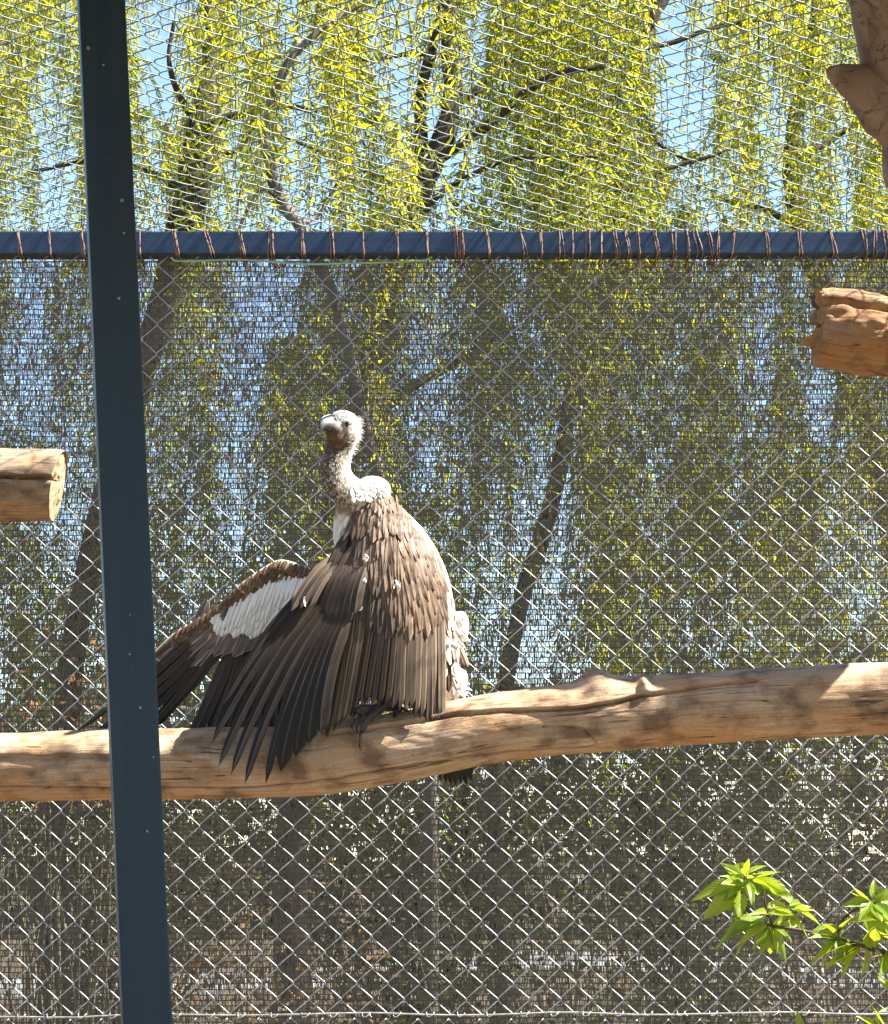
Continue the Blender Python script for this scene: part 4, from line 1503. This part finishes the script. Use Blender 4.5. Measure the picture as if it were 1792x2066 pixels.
prim = [((655, 1162), (451, 1420), 25), ((660, 1176), (427, 1500), 29), ((667, 1188), (441, 1546), 31), ((674, 1198), (466, 1562), 31), ((681, 1206), (494, 1581), 31), ((688, 1212), (536, 1581), 31), ((694, 1217), (566, 1556), 34), ((700, 1220), (596, 1526), 36), ((706, 1223), (622, 1500), 36), ((712, 1226), (646, 1478), 36)]
for i, (a, b_, w) in enumerate(prim):
    p0 = cape(a[0], a[1], 0.001 + 0.0012 * i)
    p1 = B(b_[0], b_[1], -0.122 + 0.0 * i - 0.0012 * i)
    feather('primary_feather', p0, p1, Vector((-0.25, -1, 0.1)), w * BPX, 'primary' if i < 6 else 'flight', M['primary'], wing, bend=-0.045, arch=0.02 + 0.003 * i, roll=R(-10), n=16, camber=0.2)
stips = [(657, 1487), (672, 1475), (684, 1464), (694, 1457), (706, 1445), (720, 1425), (735, 1420), (750, 1422), (764, 1423), (778, 1424), (792, 1428), (806, 1432), (818, 1431), (828, 1432), (838, 1446), (849, 1450), (861, 1455), (872, 1463), (883, 1469), (893, 1456)]
for i, tp in enumerate(stips):
    k = i / (len(stips) - 1)
    bu = 704 + (889 - 704) * k ** 0.95
    bv0 = 1222 - 14 * k
    p0 = cape(bu, bv0, 0.0005)
    dd = cape_d(tp[0] + 2, tp[1]) if tp[0] > 700 else -0.112
    rise = 0.0
    if tp[0] > 830: dd = min(dd, -0.070)
    p1 = B(tp[0], tp[1], dd - 0.004)
    nn = cape_n(bu, 1240)
    feather('secondary_feather', p0, p1, nn, random.uniform(17, 21) * BPX, 'flight', M['secondary'] if random.random() < .7 else M['gcov'], wing, bend=random.uniform(-.012, .012), arch=0.012 + random.uniform(0, .01), roll=R(random.uniform(14, 28)), n=14, camber=0.24, ragged=0.05)
# inner row of secondaries showing in the gaps
for i in range(15):
    k = (i + 0.5) / 15
    bu = 712 + 172 * k
    tu = 672 + 205 * k
    tv = float(np.interp(tu, [s[0] for s in stips], [s[1] for s in stips])) - random.uniform(8, 26)
    feather('secondary_feather', cape(bu, 1212, -.004), B(tu, tv, (cape_d(tu, tv) if tu > 700 else -.1) + 0.006), cape_n(bu, 1240), 24 * BPX, 'flight', M['secondary'], wing, bend=random.uniform(-.02, .02), arch=0.0, roll=R(8), n=10)
# primary coverts
for i in range(10):
    k = i / 9
    a = (662 + 76 * k, 1140 + 8 * k)
    b_ = (600 + 116 * k, 1236 + 14 * math.sin(k * 3.0))
    feather('primary_covert', cape(a[0], a[1], 0.006 + .0006 * i), B(b_[0], b_[1], cape_d(max(b_[0], 625), b_[1]) - 0.016 - .0006 * i), Vector((-0.2, -1, 0.15)), 25 * BPX, 'flight', M['gcov'], wing, bend=-0.03, arch=0.03, roll=R(-9), n=9, camber=0.22)
for (a, b_, w) in (((668, 1128), (588, 1232), 18), ((672, 1138), (606, 1226), 18), ((678, 1145), (626, 1222), 16)):   # thumb feathers
    feather('alula_feather', cape(a[0], a[1], 0.008), B(b_[0], b_[1], -0.105), Vector((-0.3, -1, 0.15)), w * BPX, 'flight', M['gcov'], wing, bend=-0.03, arch=0.03, roll=R(-8), n=9)
# greater secondary coverts
for i in range(17):
    k = i / 16
    a = (722 + 164 * k, 1150 + 18 * math.sin(k * 3.1) + random.uniform(-5, 5))
    b_ = (708 + 186 * k, 1262 + 22 * math.sin(k * 2.6) + random.uniform(-14, 12))
    feather('greater_covert', cape(a[0], a[1], 0.004), cape(b_[0], b_[1], 0.006), cape_n(a[0], a[1]), random.uniform(18, 23) * BPX, 'flight', M['gcov'] if i < 9 else M['covert'], wing, bend=random.uniform(-.03, .03), arch=0.02, roll=R(random.uniform(4, 16)), n=9, camber=0.22)
# median and lesser coverts, lowest rows first so that upper ones lie on top
rows = [(1196, 18, 48), (1182, 17, 47), (1166, 16.5, 46), (1147, 16, 44), (1128, 15, 42), (1110, 14.5, 40), (1092, 14, 38), (1075, 13, 35), (1058, 12.5, 33), (1043, 12, 30), (1029, 11, 27), (1017, 10, 24), (1006, 9, 21), (997, 9, 18)]
for ri, (v0, w, ln) in enumerate(rows):
    l, r_ = cl_edges(v0)
    if v0 > 1140: l = max(l, 738 + (v0 - 1140) * 0.15)
    nn = max(2, int((r_ - l) / (w * 0.78)))
    for j in range(nn + 1):
        u0 = l + (r_ - l) * (j + (0.5 if ri % 2 else 0.0)) / (nn + 0.5) + random.uniform(-2.5, 2.5)
        v1 = v0 + random.uniform(-7, 7) - 8
        u0 = min(max(u0, l + 3), r_ - 2)
        fl = 0.30 * (u0 - 772) / 100 + random.uniform(-.14, .14)
        if v0 > 1060 and u0 < 715: fl -= 0.35
        ll = ln * random.uniform(1.0, 1.5) * (1.3 if v0 > 1060 else 1.0)
        u1, v2 = u0 + fl * ll, v1 + ll
        kind = 'covert'
        if (u0 - l) < 30 and v0 > 1070: kind = 'gcov'
        if 735 < u0 < 790 and v0 > 1150 and random.random() < 0.55: kind = 'gcov'
        up = 0.006 + 0.0004 * ri
        l2, r2 = cl_edges(v2)
        u1 = min(max(u1, l2 - 2), r2 + 3)
        small('lesser_covert', kind, cape(u0, v1, up - 0.002), cape(u1, v2, up + 0.0015), cape_n(u0, v1), w * random.uniform(1.15, 1.5) * BPX, wing, 0.07)
# bit of pale down caught at the wrist
for (u, v, n_) in ((742, 1128, 8), (728, 1222, 6), (738, 1175, 4), (800, 1180, 3), (614, 1212, 3)):
    for k in range(n_):
        p0 = cape(max(u, 640), v, 0.012)
        if u < 640: p0 = B(u, v, -0.118)
        q = p0 + Vector((random.uniform(-.010, .010), -random.uniform(0, .006), random.uniform(-.016, .010)))
        small('down_tuft', 'white', p0 + Vector((random.uniform(-.006, .006), 0, random.uniform(-.010, .010))), q, (0.3, -1, 0.2), 0.0038, wing, 0.5)

# far wing: underside to the viewer, stretched out past the post
LE = [(660, 1162), (641, 1154), (605, 1141), (568, 1131), (541, 1141), (485, 1179), (450, 1215), (404, 1245), (354, 1275), (316, 1309), (268, 1358)]


def far_d(u): return float(np.interp(u, [150, 316, 450, 568, 660], [0.140, 0.125, 0.105, 0.090, 0.055]))


lo = [(680, 1260), (650, 1275), (615, 1290), (575, 1300), (545, 1308), (490, 1310), (455, 1305), (410, 1300), (360, 1305), (322, 1322), (270, 1362)]
top_ = catmull(LE, 44)
bot_ = catmull(lo, 44)
V, Fc = [], []
for i in range(44):
    for j in range(7):
        q = top_[i] * (1 - j / 6) + bot_[i] * (j / 6)
        bulge = 0.012 * math.sin(math.pi * j / 6)
        V.append(B(q[0], q[1], far_d(q[0]) + 0.008 - bulge))
for i in range(43):
    for j in range(6):
        a = i * 7 + j
        Fc.append((a, a + 1, a + 8, a + 7))
nv = len(V)
V += [q + Vector((0, 0.010, 0)) for q in V]
Fc += [tuple(reversed([k + nv for k in f_])) for f_ in Fc]
edge = list(range(0, 7)) + [i * 7 + 6 for i in range(1, 44)] + [43 * 7 + j for j in range(5, -1, -1)] + [i * 7 for i in range(42, 0, -1)]
for a, b_ in zip(edge, edge[1:] + edge[:1]):
    Fc.append((b_, a, a + nv, b_ + nv))
wing2 = mesh_obj('wing', V, Fc, M['wingskin'], vul)
wing2['label'] = 'outstretched far wing with white underwing patch'
v, f = tube(catmull([(*B(a, b_ + 4, far_d(a) + 0.004), r) for (a, b_), r in zip(LE, (.013, .012, .012, .013, .012, .010, .009, .008, .007, .006, .004))], 60)[:, :3],
            catmull([(r, 0) for r in (.008, .008, .0075, .007, .006, .005, .0045, .004, .004, .003, .002)], 60)[:, 0], 12)
mesh_obj('leading_edge', v, f, M['cream'], wing2)  # cream colour paints in the sunlit line along this edge
FN = Vector((-0.10, -1.0, 0.12))
fp = [((452, 1222), (150, 1478), 22), ((449, 1234), (178, 1492), 26), ((447, 1246), (205, 1500), 28), ((446, 1258), (235, 1505), 30), ((447, 1268), (268, 1505), 32), ((452, 1278), (308, 1470), 34), ((462, 1284), (330, 1412), 34),
      ((474, 1290), (362, 1540), 32), ((488, 1290), (398, 1560), 36), ((504, 1290), (432, 1565), 36), ((522, 1288), (468, 1568), 36), ((542, 1284), (506, 1568), 36), ((564, 1276), (548, 1566), 36), ((588, 1266), (592, 1560), 36), ((614, 1258), (640, 1550), 36)]
for i, (a, b_, w) in enumerate(fp):
    feather('primary_feather' if i < 7 else 'secondary_feather', B(a[0], a[1], far_d(a[0]) - 0.004), B(b_[0], b_[1], far_d(a[0]) + 0.03 - 0.0016 * i), FN, w * BPX, 'primary' if i < 6 else 'flight', M['primary'], wing2, bend=0.03 if i < 7 else 0.02, arch=0.015, roll=R(9), n=14)
for (a, b_, w) in (((440, 1240), (318, 1340), 24), ((444, 1252), (336, 1352), 24), ((446, 1262), (362, 1362), 26), ((430, 1236), (345, 1312), 22), ((448, 1268), (385, 1348), 26), ((428, 1246), (362, 1322), 22)):
    feather('under_primary_covert', B(a[0], a[1], far_d(a[0]) - 0.010), B(b_[0], b_[1], far_d(b_[0]) - 0.008), FN, w * BPX, 'flight', M['under'], wing2, bend=0.02, arch=0.02, roll=R(8), n=9)
ut = [(384, 1287, 26), (400, 1302, 27), (414, 1316, 28), (431, 1325, 28), (450, 1322, 28), (470, 1326, 30), (492, 1316, 28), (512, 1303, 26), (532, 1296, 24), (552, 1286, 22), (572, 1272, 20), (590, 1262, 20), (610, 1255, 20)]
for i, (u, v, w) in enumerate(ut):
    feather('under_covert', B(u + 34, v - 74, far_d(u) - 0.012), B(u, v, far_d(u) - 0.014 - 0.0006 * i), FN, w * BPX, 'flight', M['under'], wing2, bend=0.02, arch=0.02, roll=R(7), n=9)
# white lining and the brown band along the front edge
wpoly_top = [(645, 1168), (600, 1170), (555, 1182), (517, 1203), (484, 1227), (450, 1240), (432, 1250)]
wx = [p_[0] for p_ in reversed(wpoly_top)]
wv = [p_[1] for p_ in reversed(wpoly_top)]
for rI, off_ in enumerate((58, 40, 22, 6, -6)):
    nn = 22
    for j in range(nn):
        u = 438 + (655 - 438) * (j + (0.5 if rI % 2 else 0)) / nn
        v = float(np.interp(u, wx, wv)) + off_ + random.uniform(-4, 4)
        lim = float(np.interp(u, [420, 474, 520, 557, 585, 640], [1270, 1282, 1288, 1274, 1252, 1232]))
        ll = random.uniform(34, 50)
        if v + ll > lim + 6: ll = max(12, lim + random.uniform(-26, 4) - v)
        if v > lim - 12: continue
        small('lining_feather', 'white', B(u, v - 6, far_d(u) - 0.014 - .0008 * rI), B(u - 0.42 * ll, v + ll, far_d(u) - 0.018 - .0008 * rI), FN, random.uniform(16, 24) * BPX, wing2, 0.03)
for (u, v) in ((452, 1246), (440, 1256), (468, 1248), (456, 1262), (484, 1250), (430, 1262)):
    small('lining_feather', 'lining', B(u + 8, v - 20, far_d(u) - .020), B(u - 8, v + 18, far_d(u) - .021), FN, 12 * BPX, wing2, .03)
for (u, v) in ((560, 1252), (548, 1268), (578, 1240), (536, 1275), (590, 1228)):
    small('lining_feather', 'under', B(u + 5, v - 12, far_d(u) - .020), B(u - 3, v + 14, far_d(u) - .021), FN, 9 * BPX, wing2)
for rI, fr in enumerate((0.80, 0.6, 0.42, 0.24, 0.08)):
    nn = 34
    for j in range(nn):
        k = (j + (0.5 if rI % 2 else 0)) / nn
        q = catmull(LE[1:9], 60)[min(59, int(k * 60))]
        u, vt = q[0], q[1]
        band = float(np.interp(u, wx, wv)) - vt if u > 432 else 26
        band = max(band, 16)
        v = vt + band * fr - 4
        ll = random.uniform(13, 22)
        small('lining_feather', 'lining', B(u, v, far_d(u) - 0.012 - .001 * rI), B(u - 0.35 * ll, v + ll, far_d(u) - 0.017 - .001 * rI), FN, random.uniform(8, 12) * BPX, wing2, 0.25)

# pale contour feathers of the back, rump and ruff
for k in range(75):
    t_ = random.random()
    v = 1015 + 370 * t_
    edge_u = float(np.interp(v, [1010, 1050, 1100, 1150, 1200, 1240, 1300, 1400], [800, 835, 872, 895, 912, 922, 925, 925]))
    u = edge_u - random.uniform(-2, 34)
    loc, nrm = hit(u, v)
    small('back_feather', 'cream' if random.random() < .65 else 'white', loc + nrm * 0.001, loc + Vector((0.010 * (1 - t_), 0, -random.uniform(.030, .05))) + nrm * 0.005, nrm, random.uniform(.014, .020), body, 0.25)
for k in range(90):
    u, v = random.choice(((933, 1250), (938, 1270), (940, 1290), (932, 1374), (940, 1380), (928, 1392)))
    loc, nrm = hit(u - random.uniform(4, 22), v + random.uniform(-16, 14))
    small('rump_feather', 'white', loc, loc + Vector((random.uniform(.004, .026), random.uniform(-.015, .015), -random.uniform(.006, .032))), nrm + Vector((.3, 0, .3)), random.uniform(.005, .009), body, 0.5)
for (a, b_, w, m) in (((905, 1255), (912, 1345), 16, 'covert'), ((912, 1270), (924, 1340), 15, 'cream'), ((900, 1250), (905, 1398), 15, 'secondary'), ((916, 1290), (938, 1352), 16, 'covert'), ((925, 1300), (944, 1346), 13, 'covert'), ((898, 1255), (898, 1400), 13, 'secondary')):
    feather('tertial_feather', B(a[0], a[1], .055), B(b_[0], b_[1], .04), Vector((.5, -1, .2)), w * BPX, 'flight', M[m], body, roll=R(12), arch=.02)
for k in range(64):
    a = random.uniform(0, 1)
    u, v = 716 + 66 * a + random.uniform(-6, 6), float(np.interp(716 + 66 * a, [716, 748, 774, 790], [972, 966, 974, 998])) + random.uniform(-2, 26)
    loc, nrm = hit(u, v)
    d_ = Vector((random.uniform(-.004, .016), -.008, -random.uniform(.014, .03)))
    small('ruff_feather', 'white', loc - nrm * .002, loc + d_ + nrm * 0.007, nrm, random.uniform(.013, .019), body, 0.15)
for k in range(26):
    u, v = random.uniform(690, 712), random.uniform(1036, 1105)
    loc, nrm = hit(u, v)
    small('breast_feather', 'white', loc, loc + Vector((random.uniform(-.010, .0), -.004, -random.uniform(.018, .034))) + nrm * .004, nrm, random.uniform(.010, .015), body, 0.35)
# tail behind the log
for i in range(7):
    k = i / 6 - 0.5
    feather('tail_feather', B(902 + 18 * k, 1395, .120), B(921 + 62 * k, 1592 - 14 * abs(k) - random.uniform(0, 10), .125 + 0.003 * i), Vector((0.1, -1, 0)), 20 * BPX, 'flight', M['tail'], body, roll=R(8), n=9)

# fine down standing on the head and nape
dn = Bag()
for k in range(420):
    a = random.random()
    if a < 0.6:
        u, v = random.uniform(700, 728), random.uniform(842, 915)
    else:
        u, v = random.uniform(664, 716), random.uniform(834, 850)
    loc, nrm = hit(u, v)
    d_ = (nrm * random.uniform(.2, .9) + Vector((0.45, 0.1, 0.15)) + Vector((random.uniform(-.4, .4), random.uniform(-.4, .4), random.uniform(-.4, .4)))).normalized()
    ln = random.uniform(.006, .019) if a < .6 else random.uniform(.003, .008)
    dn.add(tube([loc - nrm * .001, loc + d_ * ln * .5, loc + d_ * ln + Vector((0, 0, -.002))], [0.0006, 0.0005, 0.00015], 3, False))
for k in range(240):                                    # sparse down of the neck
    v = random.uniform(915, 1020)
    u = float(np.interp(v, [915, 950, 980, 1020], [684, 677, 682, 712])) + random.uniform(-27, 27)
    loc, nrm = hit(u, v)
    d_ = (nrm * .5 + Vector((random.uniform(-.4, .4), -.1, -.6))).normalized()
    dn.add(tube([loc - nrm * .001, loc + d_ * .004, loc + d_ * random.uniform(.005, .009)], [0.0006, 0.0005, 0.0002], 3, False))
dno = dn.build('head_down', M['white'], body)
dno['kind'] = 'stuff'

# beak, eye, brow
bk = []
rowsB = [(0.030, 0.000, 0.0185, 0.0200), (0.040, 0.001, 0.0165, 0.0195), (0.052, 0.000, 0.0145, 0.0180), (0.064, -0.004, 0.0125, 0.0155), (0.074, -0.011, 0.0100, 0.0120), (0.080, -0.020, 0.0070, 0.0080), (0.081, -0.030, 0.0040, 0.0045), (0.0795, -0.037, 0.0010, 0.0010)]
V, Fc = [], []
SD = 16
kk = catmull(rowsB, 22)
BO = HC - HU * 0.004
for (x, z, w, h) in kk:
    z -= 0.004; w *= 1.12; h *= 1.2
    sl = np.interp(x, [0.06, 0.081], [0.0, 1.0])
    for j in range(SD):
        a = 2 * math.pi * j / SD
        cz = math.sin(a) * h * (1 - 0.55 * sl)
        cx = math.sin(a) * h * sl * 0.8
        ridge = 0.0015 * max(0, math.sin(a)) ** 8
        V.append(BO + HF * (x + cx) + HU * (z + cz + ridge) + HS * (math.cos(a) * w * (1 - 0.35 * max(0, math.sin(a)))))
n_ = len(kk)
for i in range(n_ - 1):
    for j in range(SD):
        a, b_ = i * SD + j, i * SD + (j + 1) % SD
        Fc.append((a, b_, b_ + SD, a + SD))
Fc.append(tuple(range(SD)))
Fc.append(tuple((n_ - 1) * SD + j for j in reversed(range(SD))))
beak = mesh_obj('beak', V, Fc, M['beak'], body)
lw = loft([(0, 0, 0, 1), (1, 1, 0, 1)], 2, 4)
pp = [(BO + HF * x + HU * z, w) for x, z, w in ((0.028, -0.016, 0.014), (0.045, -0.018, 0.012), (0.060, -0.020, 0.009), (0.070, -0.022, 0.004))]
v, f = tube([p_[0] for p_ in pp], [p_[1] * .75 for p_ in pp], 12)
mesh_obj('lower_beak', v, f, M['beakdark'], body)
culm = [BO + HF * (x + dx) + HU * (z + dz) for x, z, dx, dz in ((0.036, 0.001, 0, .0198), (0.052, 0.0, 0, .0185), (0.066, -.005, .004, .014), (0.076, -.012, .0085, .007), (0.080, -.021, .0075, .003), (.081, -.031, .0035, .001))]
v, f = tube(catmull([tuple(p_) for p_ in culm], 22), np.linspace(.0055, .0028, 22), 8)
mesh_obj('beak_shade_ridge', v, f, M['beakdark'], body)  # dark ridge colour stands in for the shaded far side of the beak
v, f = blob(BO + HF * 0.050 + HS * 0.0135 + HU * 0.006, 0.0065, 0.002, 0.0022, HROT @ Matrix.Rotation(R(-38), 3, 'Y'))
mesh_obj('nostril', v, f, M['beakdark'], body)
loc, nrm = hit(701, 856)
v, f = blob(loc - nrm * 0.0030, 0.0072, 0.0072, 0.0072)
mesh_obj('eye', v, f, M['eye'], body)
q0, n0 = hit(692, 851)
q1, n1 = hit(701, 849)
q2, n2 = hit(711, 855)
v, f = tube(catmull([tuple(q0 + n0 * .001), tuple(q1 + n1 * .003), tuple(q2 + n2 * .001)], 12), [0.001, .002, .003, .0036, .0038, .0038, .0038, .0036, .003, .0025, .002, .001], 8)
mesh_obj('brow', v, f, M['white'], body)

# feet
def foot(an, toes, name='foot'):
    sh = [loft([(an[0] + 1, an[1] - 40, an[2] + .004, 9), (an[0], an[1] - 12, an[2], 9.5), (an[0] - 1, an[1] + 3, an[2] - .004, 10)], 14, 12)]
    for tp in toes:
        rows_ = [(q[0], q[1], q[2], r * (1 + 0.10 * (k % 2))) for k, (q, r) in enumerate(zip(tp, np.linspace(8.8, 5.6, len(tp))))]
        sh.append(loft(rows_, 18, 12))
    v, f = remeshed(sh, 0.0022, 2)
    fo = mesh_obj(name, v, f, M['scale'], vul)
    for tp in toes:
        a, b_ = Vector(B(*tp[-2])), Vector(B(*tp[-1]))
        d_ = (b_ - a).normalized()
        c_ = [b_ - d_ * .003, b_ + d_ * .009 + Vector((0, -.003, .001)), b_ + d_ * .016 + Vector((0, -.003, -.008)), b_ + d_ * .017 + Vector((0, 0, -.022)), b_ + d_ * .013 + Vector((0.002, .003, -.032))]
        v, f = tube(catmull([tuple(x) for x in c_], 14), np.linspace(.0052, .0006, 14), 9)
        mesh_obj('claw', v, f, M['claw'], fo)
    return fo


foot((778, 1424, -.045), [[(776, 1424, -.050), (762, 1432, -.068), (746, 1447, -.086), (736, 1462, -.098), (731, 1476, -.102)], [(772, 1424, -.045), (752, 1431, -.058), (736, 1428, -.074), (722, 1433, -.082), (718, 1439, -.085)], [(774, 1426, -.040), (754, 1438, -.055), (742, 1437, -.068), (733, 1438, -.076), (728, 1444, -.080)], [(780, 1425, -.040), (796, 1427, -.030), (812, 1431, -.035)]])
foot((835, 1420, .02), [[(832, 1420, .018), (818, 1424, -.004), (806, 1430, -.028), (800, 1438, -.044)], [(838, 1418, .02), (848, 1420, .0), (852, 1426, -.022)], [(836, 1416, .025), (840, 1412, .045), (842, 1415, .06)]])
print('objects', len(bpy.data.objects), 'tris', sum(len(m.polygons) for m in bpy.data.meshes))
